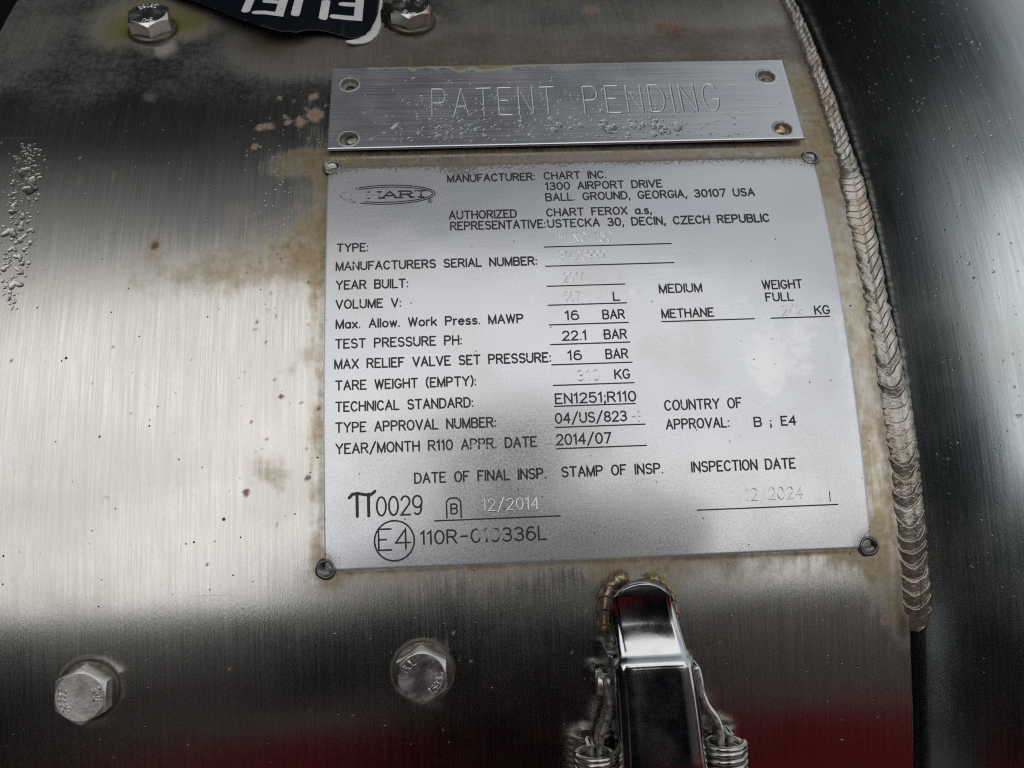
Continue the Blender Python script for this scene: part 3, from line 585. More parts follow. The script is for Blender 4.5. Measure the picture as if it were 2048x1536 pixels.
# ------------------------------------------------------------------ data plate (bent to the shroud)
DP_T = 0.8
dp_o = S(34.8, 48.5, 0)
def dp_place(P): return S(P[:, 0], P[:, 1], P[:, 2]) - dp_o
def seg_dist(X, Y, polys, wd):
    """groove depth 0..1 for all grid points near the strokes"""
    out = np.zeros(X.shape); x = X[:, 0]; y = Y[0]
    for p in polys:
        for (ax, ay), (bx, by) in zip(p[:-1], p[1:]):
            i0, i1 = np.searchsorted(x, [min(ax, bx)-wd, max(ax, bx)+wd]); j0, j1 = np.searchsorted(y, [min(ay, by)-wd, max(ay, by)+wd])
            if i1 <= i0 or j1 <= j0: continue
            sx = X[i0:i1, j0:j1]; sy = Y[i0:i1, j0:j1]; dx, dy = bx-ax, by-ay; l2 = dx*dx+dy*dy+1e-9
            t = np.clip(((sx-ax)*dx+(sy-ay)*dy)/l2, 0, 1); d = np.hypot(sx-ax-t*dx, sy-ay-t*dy)
            out[i0:i1, j0:j1] = np.maximum(out[i0:i1, j0:j1], 1-sstep(0, wd*.5, d))
    return out
def plate_grid(x0, x1, y0, y1, step, rounding):
    x = np.concatenate([[x0, x0+.03], np.linspace(x0+.12, x1-.12, int((x1-x0)/step)), [x1-.03, x1]])
    y = np.concatenate([[y0, y0+.03], np.linspace(y0+.12, y1-.12, int((y1-y0)/step)), [y1-.03, y1]])
    X, Y = np.meshgrid(x, y, indexing='ij'); e = np.minimum(np.minimum(X-x0, x1-X), np.minimum(Y-y0, y1-Y))
    return X, Y, e
def skirt(P, Pb):
    """top grid P (n,m,3) with a wall down to Pb on the border -> V, F"""
    n, m = P.shape[:2]; V = P.reshape(-1, 3); F = grid_faces(n, m); idx = np.arange(n*m).reshape(n, m)
    loop = np.concatenate([idx[0, :-1], idx[:-1, -1], idx[-1, :0:-1], idx[:0:-1, 0]])
    VB = Pb.reshape(-1, 3)[loop]; k = len(V)+np.arange(len(loop)); nx = np.roll(np.arange(len(loop)), -1)
    W = np.stack([loop, loop[nx], k[nx], k], -1)
    return np.concatenate([V, VB]), np.concatenate([F, W]), loop
X, Y, e = plate_grid(-40.1, 109.8, -12.3, 109.4, .21, .4)
lump = .05*(fbm(X*.06, Y*.06, 3, 2)-.5)
Hh = DP_T + lump - .14*(1-sstep(0, .45, e))
gd = 0*X
for cx, cy, r_ in ((-40.1,109.4,2.6),(109.8,109.4,2.4),(109.8,-12.3,2.4),(-40.1,-12.3,2.6)):
    Hh -= .35*np.exp(-((np.hypot(X-cx, Y-cy)/r_)**2))
V, F, loop = skirt(S(X, Y, Hh)-dp_o, S(X, Y, Hh*0-.25)-dp_o)
me = mesh_np('data_plate', V, F)
UV = np.stack([X, Y], -1).reshape(-1, 2)/1000; set_uv(me, np.concatenate([UV, UV[loop]]))
white = blob(X, Y, 86, 43, 7, 12, .72) + blob(X, Y, 84, 36, 5, 9, .42) + blob(X, Y, 96, 46, 4, 12, .58) + blob(X, Y, 101, 52, 5, 5, .3) + blob(X, Y, 48.5, 63, 2, 2, .6) + blob(X, Y, 79, 60, 3, 2, .5) + blob(X, Y, 49, 50, 2, 2, .5) + blob(X, Y, 62, 79, 1.5, 1.5, .55) + band(X, 106.5, 109.6, 1.2)*band(Y, -6, 60, 8)*.5
white += gd*.95 + blob(X, Y, 90, 70, 20, 30, .12)
dirt_shade = np.exp(-(109.4-Y)/3.0)*band(X, -36, 106, 6)*(.62+.75*fbm(X*.12, Y*.2, 9)) + blob(X, Y, 0, 106, 7, 3, .5) + blob(X, Y, 22, 106, 18, 2.5, .25) + np.exp(-e/.5)*.5
dirt_shade += blob(X, Y, 25, -9, 3, 5, .28) + blob(X, Y, 46, -9, 4, 4, .28) + blob(X, Y, 2, 92, 4, 4, .2) + blob(X, Y, -28, 92, 3, 2.5, .25)
for cx, cy in ((-38.6,109.4),(108.7,108.8),(108.7,-11.5),(-39.9,-11.5)): dirt_shade += blob(X, Y, cx, cy, 4.5, 4.5, .8)
for nme, a in (('white', white), ('dirt_shade', dirt_shade), ('moss', dirt_shade*0)): a = np.clip(a, 0, 1.1).reshape(-1); set_attr(me, nme, np.concatenate([a, a[loop]]))
dplate = link('data_plate', me, M_PLATE, None); dplate.location = dp_o
tag(dplate, 'large silver rectangular data plate covered in black engraved specifications', 'data plate')
H_INK = DP_T + .05
def ink(name, polys, wd, parent=dplate, mat=M_INK, thick=None):
    fine = []
    for p in polys:                                             # resample so wear can vary along a stroke
        q = [p[0]]
        for a, b in zip(p[:-1], p[1:]):
            n = max(1, int(math.hypot(b[0]-a[0], b[1]-a[1])/.5))
            q += [(a[0]+(b[0]-a[0])*i/n, a[1]+(b[1]-a[1])*i/n) for i in range(1, n+1)]
        fine.append(q)
    V, F, P2 = ribbon(fine, wd, dp_place, H_INK, thick=thick)
    me = pydata(name, V, F); set_attr(me, 'wear', wear_at(P2[:, 0], P2[:, 1]))
    return link(name, me, mat, parent, smooth=False)
for t, a, b, yb, c in TEXT: ink('lettering', layout(t, a, b, yb, c), .47)
for a, yb, b in RULES: ink('rule_line', [[(a, yb), (b, yb)]], .38)
ink('lettering', layout('0029', -25.8, -13.6, 1.95, 5.0, gap=1.3), .52)
for t, a, b, yb, c in STAMPED: ink('stamped_lettering', layout(t, a, b, yb, c, gap=1.9), .34, mat=M_STAMP, thick=.06)
ink('stamped_lettering', [[(99.2, .9), (99.2, 3.6)]], .24)
# pi mark, boxed B, circled E4
ink('approval_mark', [[(-31.1,2.0),(-31.1,7.9)], [(-28.0,2.0),(-28.0,7.9)], [(-33.2,7.1),(-32.3,8.0),(-31.0,8.2),(-28.6,7.7),(-27.2,7.8),(-26.2,8.6)]], .85)
ink('approval_mark', [[(-6.9,.6),(-6.9,4.9),(-6.3,5.6),(-5.9,5.9),(-4.0,5.9),(-3.6,5.5),(-3.0,5.0),(-3.0,.6)]] + layout('B', -5.7, -4.0, 1.7, 2.6), .42)
ink('approval_mark', [arc(-21.25,-4.9,5.35,5.35,90,450,48)] + [[(-22.1,-1.7),(-25.5,-1.7),(-25.5,-7.3),(-22.1,-7.3)], [(-25.5,-4.5),(-23.4,-4.5)], [(-18.2,-7.2),(-18.2,-1.9),(-20.9,-5.5),(-16.9,-5.5)]], .46)
# oval maker's logo: two rings, worn serif capitals and a small ringed R
oval = [arc(-21.95,98.65,14.15,3.45,0,360,60), arc(-21.95,98.65,13.35,2.75,0,360,60)]
ink('logo', oval, .33)
lg = []
for c, x0, x1 in (('C',-33,-29.6),('H',-28.2,-24.4),('A',-23.6,-19.2),('R',-18.2,-14.6),('T',-13.8,-10.2)):
    lg += layout(c, x0, x1, 97.45, 2.3) if c != 'I' else []
    k = (x1-x0)/G[c][0]
lg = []
for c, x0, x1 in (('C',-33,-29.6),('H',-28.2,-24.4),('A',-23.6,-19.2),('R',-18.2,-14.6),('T',-13.8,-10.2)):
    k = (x1-x0)/G[c][0]
    for p in G[c][1]: lg.append([(x0+a*k, 97.45+b*.385) for a, b in p])
    if c in 'HAR': lg += [[(x0-.5,97.45),(x0+.7,97.45)], [(x1-.7,97.45),(x1+.5,97.45)]]
    if c in 'HR': lg += [[(x0-.5,99.75),(x0+.7,99.75)]]
    if c == 'H': lg += [[(x1-.7,99.75),(x1+.5,99.75)]]
    if c == 'T': lg += [[((x0+x1)/2-.8,97.45),((x0+x1)/2+.8,97.45)]]
ink('logo', lg, .50)
ink('logo', [arc(-9.4,96.0,.66,.66,0,360,20)] + layout('R', -9.6, -9.2, 95.7, .6), .16)

def tack(name, r_, mat, parent, mw, bowl=.55, hh=.55, seed=1, off=(0,0), ell=1.0):
    """little puddle weld: raised ragged rim round a dished middle"""
    n, m = 18, 40; rr = np.linspace(0, 1, n); th = np.linspace(0, 2*np.pi, m, endpoint=False); A, B = np.meshgrid(rr, th, indexing='ij')
    ed = 1 + .10*(vnoise(np.cos(B)*2+5, np.sin(B)*2+5, seed)-.5)*2
    Xx = A*r_*ed*np.cos(B); Yy = A*r_*ed*np.sin(B)*ell
    d = np.hypot(A*np.cos(B)-off[0], A*np.sin(B)-off[1])
    Z = hh*(np.exp(-((A-.78)/.17)**2)) + hh*.35*(A < .8) - bowl*np.exp(-(d/.55)**2) + .05*(vnoise(Xx*2, Yy*2, seed)-.5); Z = Z*(1-sstep(.86, 1.0, A)) + (-.4)*sstep(.86, 1.0, A)
    V = np.stack([Xx, Yy, Z], -1).reshape(-1, 3)/1000
    me = mesh_np(name, V, grid_faces(n, m, wrap=True)); o = link(name, me, mat, parent)
    o.matrix_world = mw; return o
bpy.context.view_layer.update()
def child_mw(o, parent, mw):
    o.parent = parent; o.matrix_parent_inverse = Matrix.Identity(4); o.matrix_basis = parent.matrix_world.inverted() @ mw
for i, (cx, cy, m_) in enumerate(((-39.0,109.3,M_TACK),(108.9,108.9,M_TACKDARK),(109.0,-11.7,M_TACKDARK),(-39.9,-11.6,M_TACKDARK))):
    mw = frame(cx, cy, DP_T*.55); o = tack('tack_weld', 3.0, m_, None, mw, seed=i+3, bowl=.75 if i else .35, hh=.6, off=(.1,-.15)); child_mw(o, dplate, mw)

# ------------------------------------------------------------------ notice plate: flat, standing slightly off the shroud
PC = (33.7, 133.1)
pm = frame(PC[0], PC[1], 1.05)
X, Y, e = plate_grid(-74.1, 74.1, -17.95, 17.95, .16, .2)
T_ = .9
lump = .10*(fbm(X*.05, Y*.05, 13, 2)-.5)
Hh = T_ + lump - .12*(1-sstep(0, .35, e))
pl = layout('PATENT', -8.1-PC[0], 30.9-PC[0], 127.9-PC[1], 12.2, gap=2.35) + layout('PENDING', 40.3-PC[0], 83.6-PC[0], 127.9-PC[1], 12.1, gap=2.35)
gd = seg_dist(X, Y, pl, .62); gw = seg_dist(X, Y, pl, 1.5)
Hh = Hh - .12*gd + .02*gw*(1-gd)
SLOTS = ((-34.6,143.2,2.75,0),(-34.1,119.3,2.8,1),(101.0,143.0,2.75,2),(101.8,119.3,2.7,3))
for cx, cy, r_, k in SLOTS:
    d = np.hypot(X-(cx-PC[0]), Y-(cy-PC[1])); Hh = np.where(d < r_, Hh - 1.75*(1-sstep(r_-.22, r_, d)), Hh) + .10*np.exp(-((d-r_-.35)/.3)**2)
gdn = seg_dist(X, Y, [[(-20.5-PC[0],123.2-PC[1]),(-19.3-PC[0],124.6-PC[1])]], 1.1); Hh -= .45*gdn     # a dent
P = np.stack([X, Y, Hh], -1)/1000; Pb = np.stack([X, Y, Hh*0-.05], -1)/1000
V, F, loop = skirt(P, Pb); me = mesh_np('notice_plate', V, F)
UV = np.stack([X, Y], -1).reshape(-1, 2)/1000; set_uv(me, np.concatenate([UV, UV[loop]]))
moss = np.exp(-(17.95-Y)/2.0)*band(X, -64, 2, 9)*(.5+.7*fbm(X*.14, Y*.1, 21)) + blob(X, Y, -25, 16, 18, 2.4, .4)
dirt_shade = np.exp(-(17.95-Y)/1.7)*band(X, -66, 60, 8)*(.35+.6*fbm(X*.15, Y*.2, 5)) + blob(X, Y, 1, 15.5, 6, 2, .6)
for cx, cy, r_, k in SLOTS: d = np.hypot(X-(cx-PC[0]), Y-(cy-PC[1])); dirt_shade += .7*np.exp(-((d-r_)/1.1)**2) + .6*(d < r_)
dirt_shade += gdn*.6 + gd*.40  # gd darkens the colour along the engraved strokes, as shade in the grooves
for nme, a in (('dirt_shade', dirt_shade), ('moss', moss)): a = np.clip(a, 0, 1.1).reshape(-1); set_attr(me, nme, np.concatenate([a, a[loop]]))
nplate = link('notice_plate', me, M_PATENT, None); nplate.matrix_world = pm
tag(nplate, 'long narrow brushed metal plate engraved with two words, beaded with rain', 'notice plate')
bpy.context.view_layer.update()
for cx, cy, r_, k in SLOTS:
    m_ = (M_TACKDARK, M_TACK, M_TACKDARK, M_GOLD)[k]; dx, dy = ((.35,-1.0),(.9,.35),(-.2,-1.1),(-.7,.5))[k]
    mw = pm @ Matrix.Translation(((cx-PC[0]+dx)/1000, (cy-PC[1]+dy)/1000, (.12 if k in (0,2) else .45)/1000))
    n, m = 12, 28; A, B = np.meshgrid(np.linspace(0, 1, n), np.linspace(0, 2*np.pi, m, endpoint=False), indexing='ij')
    rr = (1.75 if k in (0,2) else 2.0)*(1+.25*(vnoise(np.cos(B)+3, np.sin(B)+3, k+40)-.5)); Z = (.75 if k in (1,3) else .4)*np.sqrt(np.clip(1-A**2, 0, 1)) - .5
    me = mesh_np('tack_weld', np.stack([A*rr*np.cos(B), A*rr*np.sin(B), Z], -1).reshape(-1, 3)/1000, grid_faces(n, m, wrap=True))
    o = link('tack_weld', me, m_); child_mw(o, nplate, mw)

# ------------------------------------------------------------------ hex bolts
def hex_r(a, af): a = (a - rad(30)) % rad(60); return af/2/np.cos(a-rad(30))      # corner at 90 deg
def bolt(name, x, s, turn, label, marks, rusty=None, tilt=0):
    mw = frame(x, s, 0) @ Matrix.Rotation(rad(turn), 4, 'Z')
    t = empty(name, mw); tag(t, label, 'bolt', 'hex bolts through the steel shroud')
    n = 72; th = np.linspace(0, 2*np.pi, n, endpoint=False)
    prof = [(3.0, 0), (8.0, -.4), (8.15, .2), (8.05, 1.1), (7.7, 1.5), (4, 1.5)]
    V = [(r_*np.cos(th), r_*np.sin(th), np.full(n, h)) for r_, h in prof]; V = np.stack([np.stack(v, -1) for v in V]).reshape(-1, 3)/1000
    link('washer', mesh_np('washer', V, grid_faces(len(prof), n, wrap=True)), M_WASH, t)
    AF, hb, ht = 13.0, 1.45, 6.7; hr = hex_r(th, AF); rc = AF/2*.965
    ztop = ht - .15 - (hr-rc)*.62
    lay = [(hr*.985, hr*0+hb), (hr, hr*0+hb+.15), (hr, ztop-.06), (hr-.08, ztop+.02), (hr*0+rc+.03, hr*0+ht-.09), (hr*0+rc-.15, hr*0+ht), (hr*0+rc*.5, hr*0+ht-.06), (hr*0+.01, hr*0+ht-.10)]
    V = np.stack([np.stack([a*np.cos(th), a*np.sin(th), b], -1) for a, b in lay]).reshape(-1, 3)/1000
    me = mesh_np('head', V, grid_faces(len(lay), n, wrap=True))
    hd = link('head', me, rusty or M_BOLT, t); md = hd.modifiers.new('es', 'EDGE_SPLIT'); md.split_angle = rad(24)
    for ang, flip, chars in marks:                                # raised letters set round the face
        polys = []; wdt = 16.5
        for i, ch in enumerate(chars):
            a = rad(ang + (i-(len(chars)-1)/2)*wdt*(-1 if not flip else 1)); rr = 4.6
            for p in G[ch][1]:
                q = []
                for (u, v) in p:
                    u = (u-G[ch][0]/2)*.32; v = (v-3)*.32
                    if flip: u, v = -u, -v
                    # letter 'up' points outward (or inward when flipped)
                    ou, ov = math.cos(a), math.sin(a); tu, tv = math.sin(a), -math.cos(a)
                    q.append((rr*ou + v*ou + u*tu, rr*ov + v*ov + u*tv))
                polys.append(q)
        V, F, P2 = ribbon(polys, .36, lambda P: P/1000, ht-.08, dh=.004, thick=.27)
        link('raised_marking', pydata('raised_marking', V, F), M_BOLT, hd)
    return t
M_BOLT_BRIGHT = mat_metal('bright_bolt_steel', (.80,.79,.77), .38, dirt_shade=(.5,.47,.4), dirt_amt=.2, bump=5e-5, scale=260, met=.85)
M_BOLT_RUST = mat_metal('rusty_bolt_steel', (.60,.59,.57), .3, dirt_shade=(.26,.10,.03), dirt_amt=.95, bump=5e-5, scale=220)
bolt('hex_bolt', -102.7, -40.6, -3, 'hex bolt nearest the lower left corner, with a clean bright head', [(195, False, 'B908C'), (10, True, 'THE')], rusty=M_BOLT_BRIGHT)
bolt('hex_bolt', -14.7, -39.7, 1, 'hex bolt left of the latch, its dull face tinted red', [(135, False, 'BUL'), (-30, True, '1593C')])
bolt('hex_bolt', -102.5, 176.6, 8, 'hex bolt near the upper left corner, standing in green algae', [(90, False, 'B908C'), (-90, True, 'THE')])
bolt('hex_bolt', -15.0, 179.0, -4, 'hex bolt with a rust streak, right of the navy sticker', [(90, False, 'B908C'), (-90, True, 'BUL')], rusty=M_BOLT_RUST)

# ------------------------------------------------------------------ peeling sticker
def sticker():
    o0 = S(-50, 185, 0); t = empty('fuel_sticker', Matrix.Translation(o0))
    tag(t, 'peeling navy sticker with upside-down white capitals and a torn curling edge', 'sticker')
    bx = [-104,-96,-90,-86,-80,-72,-64,-58,-53,-49,-45.5,-41,-37.5,-35.5,-33,-30.5,-28.7,-27.6,-27.0]
    bs = [199,192,187.5,184.5,179.6,173,167.3,165.6,166.2,168.9,170.4,169.6,168.6,168.0,168.6,170.2,172.6,176,180]
    lift = lambda x, s: np.interp(x, [-104,-88,-80,-64,-53,-45,-37,-31,-27], [10,9,8.4,7.6,5,3,1.6,.8,.5])*np.clip(1-(s-165)/46, .12, 1)
    xs = np.linspace(-104, -27.0, 260); s0 = np.interp(xs, bx, bs) + 1.1*(fbm(xs*.35, xs*0, 91)-.5) + .5*(vnoise(xs*1.3, xs*0, 92)-.5)*(xs < -36); vv = np.linspace(0, 1, 40)**1.3
    X, K = np.meshgrid(xs, vv, indexing='ij'); Sg = s0[:, None] + (213-s0[:, None])*K
    Hh = lift(X, Sg) + .5*np.sin((X+60)/9)*np.exp(-(Sg-s0[:, None])/8)*(X < -38)*.6 + .1 + .35*(fbm(X*.22, Sg*.22, 95)-.5)*(X < -40)
    def surf(x, s, dh=0): return S(x, s, lift(x, s) + dh)-o0
    V = S(X, Sg, Hh)-o0; Vb = S(X, Sg, Hh-.28)-o0; n, m = X.shape
    a, b, c = skirt(V, Vb); me = mesh_np('film', a, b); link('film', me, M_NAVY, t)
    # white border along the right edge, rounding the corner into a torn tail
    bd = [(-26.0,214),(-26.0,192),(-26.2,184),(-26.6,178),(-27.6,173),(-29.4,169.4),(-31.8,167.2),(-34.2,166.2),(-36.8,166.0)]
    wd_ = [.5,.5,.6,1.3,1.7,1.7,1.5,1.1,.35]
    pts = np.array(bd); tt = np.linspace(0, len(bd)-1, 70); px_ = np.interp(tt, range(len(bd)), pts[:, 0]); py_ = np.interp(tt, range(len(bd)), pts[:, 1]); ww = np.interp(tt, range(len(bd)), wd_)*(1+.25*(vnoise(tt*2.5, tt*0, 3)-.5))
    dx = np.gradient(px_); dy = np.gradient(py_); l = np.hypot(dx, dy); nx_, ny_ = -dy/l, dx/l
    cols = [np.stack([px_+nx_*ww*k, py_+ny_*ww*k], -1) for k in (-1, -.33, .33, 1)]
    Q = np.stack(cols, 1); hh = lift(Q[..., 0], Q[..., 1]) + .16 + np.array([-.05, .1, .1, -.05])
    P = S(Q[..., 0], Q[..., 1], hh)-o0; Pb = S(Q[..., 0], Q[..., 1], hh-.4)-o0
    a, b, c = skirt(P, Pb); link('white_border', mesh_np('white_border', a, b), M_WHITE, t)
    # capitals, turned half round
    def letter(ch, xr, wdt, s_top, capm, wd, shear=0):
        w_, sts = G[ch]; polys = []
        for p in sts:
            q = []
            for i, (u, v) in enumerate(p):
                q.append((xr - u/w_*wdt + shear*(v/6), s_top + (6-v)/6*capm))
            r_ = [q[0]]
            for a, b in zip(q[:-1], q[1:]):
                nn = max(1, int(math.hypot(b[0]-a[0], b[1]-a[1])/1.0)); r_ += [(a[0]+(b[0]-a[0])*i/nn, a[1]+(b[1]-a[1])*i/nn) for i in range(1, nn+1)]
            polys.append(r_)
        def place(P):
            h = np.interp(P[:, 0], xs, np.interp(xs, xs, xs*0)) # keep on the film
            base = lift(P[:, 0], P[:, 1]); s00 = np.interp(P[:, 0], bx, bs)
            base = base + .5*np.sin((P[:, 0]+60)/9)*np.exp(-(P[:, 1]-s00)/8)*(P[:, 0] < -38)*.6 + .1
            return S(P[:, 0], P[:, 1], base + .10 + P[:, 2])-o0
        V, F, P2 = ribbon(polys, wd, place, 0, dh=.01)
        link('letter', pydata('letter', V, F), M_WHITE, t, smooth=False)
    letter('F', -33.4, 8.2, 180.6, 20, 2.9); letter('U', -45.0, 9.2, 178.8, 21, 2.9); letter('E', -59.3, 7.6, 177.2, 21, 2.9); letter('L', -70.5, 7.0, 178.5, 20, 2.9)
sticker()
def moss_clump():
    n, m = 26, 46; A, B = np.meshgrid(np.linspace(0, 1, n), np.linspace(0, 2*np.pi, m, endpoint=False), indexing='ij')
    ed = 1+.5*(vnoise(np.cos(B)*3+9, np.sin(B)*3+9, 5)-.5); u = A*ed*np.cos(B)*3.6; v = A*ed*np.sin(B)*10
    hgt = 2.6*(1-A**2) + 1.7*(fbm(u*1.6+20, v*1.6+20, 7)-.5)*(1-A**4) - .2
    me = mesh_np('moss_clump', (S(-22.4+u+.12*v*0, 184+v, hgt)-S(-22.4, 184, 0)).reshape(-1, 3), grid_faces(n, m, wrap=True))
    o = link('moss_clump', me, M_MOSS); o.location = S(-22.4, 184, 0)
    tag(o, 'dark green moss clump wedged between the navy sticker and the rusty bolt', 'moss')
moss_clump()

# ------------------------------------------------------------------ toggle latch
LM = frame(46, -45, 0); LMI = LM.inverted()
latch = empty('toggle_latch', LM)
tag(latch, 'polished toggle latch with a spoon-ended lever and two coil springs', 'latch')
def LP(x, s, h):
    """shroud mm -> latch local metres"""
    return np.stack(np.broadcast_arrays(np.asarray(x, float)-46, np.asarray(s, float)+45, np.asarray(h, float)), -1)/1000
def lever():
    # stations: s, centre x, outer half width, height, flange depth, corner radius
    st = [(-82,47.9,10.6,12.0,7.5,2.0),(-70,47.6,10.5,12.6,7.5,2.0),(-66,47.5,10.4,12.9,7.2,2.0),(-63.5,47.4,10.25,13.1,7,2.0),(-60,47.2,10.05,13.1,7,2.0),(-52,46.8,9.75,12.9,6.6,1.9),(-44,46.3,9.45,12.7,6.2,1.8),(-39.5,45.95,9.2,12.5,5.8,1.7),(-38.3,45.9,9.1,12.4,5.2,1.6)]
    m = 34; rows = []
    def section(s, c, hw, h, fl, r_):
        pts = []
        inner = hw-r_
        for k in np.linspace(0, 1, 6): pts.append((-hw-.15*(1-k), h-r_-fl*(1-k)))
        for a in np.linspace(180, 90, 8)[1:]: pts.append((-inner+r_*math.cos(rad(a)), h-r_+r_*math.sin(rad(a))))
        for k in np.linspace(-1, 1, 10)[1:-1]: pts.append((inner*k, h-.12*(1-k*k)*1.0))
        for a in np.linspace(90, 0, 8): pts.append((inner+r_*math.cos(rad(a)), h-r_+r_*math.sin(rad(a))))
        for k in np.linspace(1, 0, 6)[1:]: pts.append((hw+.15*(1-k), h-r_-fl*(1-k)))
        return [(c+x, s, z) for x, z in pts]
    for a, b in zip(st[:-1], st[1:]):
        for k in np.linspace(0, 1, 5)[:-1]: rows.append(section(*[p+(q-p)*k for p, q in zip(a, b)]))
    rows.append(section(*st[-1]))
    n = len(rows[0])
    # bevelled step down into the spoon
    body = np.array(rows)
    step = []
    for k, (ds, dh, sh) in enumerate(((.5,-.12,.985),(1.0,-.5,.96),(1.5,-1.05,.93),(2.0,-1.5,.905),(2.6,-1.85,.89))):
        r = body[-1].copy(); top = r[:, 2].max(); c = st[-1][1]
        r[:, 0] = c + (r[:, 0]-c)*sh; r[:, 1] += ds
        fl = (top - r[:, 2]); r[:, 2] = top + dh - fl*(1-.16*(k+1)); step.append(r)
    s_sp = np.concatenate([np.linspace(-35.3, -22, 16), -22+5.6*np.sin(np.linspace(0, math.pi/2, 14)[1:])]); HS = ([-38,-35.6,-34,-32,-30,-28,-26,-24,-22,-20,-18,-16.3], [10.9,10.45,9.75,9.05,8.5,8.1,7.95,8.0,8.25,8.75,9.5,10.3])
    hh = np.interp(s_sp, *HS)
    last = step[-1]; fl = last[:, 2].max()-last[:, 2]; prof_x = (last[:, 0]-st[-1][1])/np.abs(last[:, 0]-st[-1][1]).max()
    spoon = []
    for s, h in zip(s_sp, hh):
        t = (s+35.3)/19; c = 45.75-2.15*np.clip(t/.7, 0, 1); hw = np.interp(s, [-35.3,-31,-26,-22], [8.0,7.75,7.6,7.5])
        sv = np.full(n, s)
        if s > -22: sv = -22 + (s+22)*np.sqrt(np.clip(1-prof_x**2, 0, 1)); h = np.interp(sv, *HS)
        k = np.clip(1-t*2.2, 0.0, 1)
        flg = np.clip(fl, 0, 99)*k*.8 + np.clip(np.abs(prof_x)-.9, 0, 1)*6*(1-k)
        spoon.append(np.stack([c+prof_x*hw, sv, h - flg + .22*(prof_x**2)*(1-k)], -1))
    P = np.concatenate([body, np.array(step), np.array(spoon)])
    V = LP(P[..., 0], P[..., 1], P[..., 2]).reshape(-1, 3)
    me = mesh_np('lever', V, grid_faces(len(P), n))
    o = link('lever', me, M_CHROME, latch)
    md = o.modifiers.new('thick', 'SOLIDIFY'); md.thickness = .0013; md.offset = -1 if True else 1
    return o
lev = lever()
def tube(name, pts, r_, mat, parent, n=12, sq=1.0):
    pts = np.array(pts, float); tg = np.gradient(pts, axis=0); tg /= np.linalg.norm(tg, axis=1)[:, None]
    a = np.cross(tg, (0, 0, 1.0)); bad = np.linalg.norm(a, axis=1) < 1e-3; a[bad] = (1, 0, 0); a /= np.linalg.norm(a, axis=1)[:, None]; b = np.cross(a, tg)
    th = np.linspace(0, 2*np.pi, n, endpoint=False)
    P = pts[:, None, :] + r_*(np.cos(th)[None, :, None]*a[:, None, :] + sq*np.sin(th)[None, :, None]*b[:, None, :])
    P = np.concatenate([np.repeat(pts[:1, None, :], n, 1), P, np.repeat(pts[-1:, None, :], n, 1)])
    return link(name, mesh_np(name, P.reshape(-1, 3), grid_faces(len(P), n, wrap=True)), mat, parent)
def strip(name, path, t, h0, h1, mat, parent):
    """flat bar standing on edge: path of (x, s), thickness t, between heights h0 and h1, softened edges"""
    p = np.array(path, float); q = []
    k = np.linspace(0, len(p)-1, 60); px_ = np.interp(k, range(len(p)), p[:, 0]); py_ = np.interp(k, range(len(p)), p[:, 1])
    for _ in range(6):
        px_[1:-1] = (px_[:-2]+2*px_[1:-1]+px_[2:])/4; py_[1:-1] = (py_[:-2]+2*py_[1:-1]+py_[2:])/4
    dx = np.gradient(px_); dy = np.gradient(py_); l = np.hypot(dx, dy); nx_, ny_ = -dy/l, dx/l
    endr = np.ones(60); endr[0] = .25; endr[1] = .75; endr[-1] = .25
    sec = [(-1, h0), (-1, h1-.8), (-.80, h1-.25), (-.35, h1), (.35, h1), (.80, h1-.25), (1, h1-.8), (1, h0)]
    P = np.stack([LP(px_+nx_*t/2*a*endr, py_+ny_*t/2*a*endr, h-(1-endr)*1.0) for a, h in sec], 1)
    P = np.concatenate([P.mean(1, keepdims=True).repeat(8, 1)*1.0, P, P[-1:].mean(1, keepdims=True).repeat(8, 1)]) if False else P
    o = link(name, mesh_np(name, P.reshape(-1, 3), grid_faces(60, 8, wrap=True)), mat, parent)
    md = o.modifiers.new('es', 'EDGE_SPLIT'); md.split_angle = rad(14); return o
strip('link_arm', [(32.2,-41),(33.3,-43),(34.2,-47),(34.4,-50.5),(33.2,-54),(31.6,-58),(31.3,-61),(31.4,-70)], 1.8, 2.5, 8.8, M_LINK, latch)
strip('link_arm', [(57.5,-39.5),(58.4,-43),(58.8,-47),(60.3,-50.8),(62.7,-54),(63.6,-57),(63.6,-61),(63.7,-70)], 2.0, 2.5, 8.8, M_LINK, latch)
strip('tab', [(29.0,-59),(29.0,-70)], 1.8, 2.5, 8.4, M_LINK, latch)
strip('tab', [(66.3,-58.0),(66.4,-70)], 1.8, 2.5, 8.4, M_LINK, latch)
for cx, s_top in ((30.4, -62.2), (65.2, -61.2)):
    k = np.linspace(0, 9.5, 9*40); a = k*2*np.pi
    pts = LP(cx+5.0*np.cos(a), s_top - np.clip(k-.6, 0, 99)*1.95, 6.2+5.0*np.sin(a))
    tube('coil_spring', pts, .00085, M_SPRING, latch)
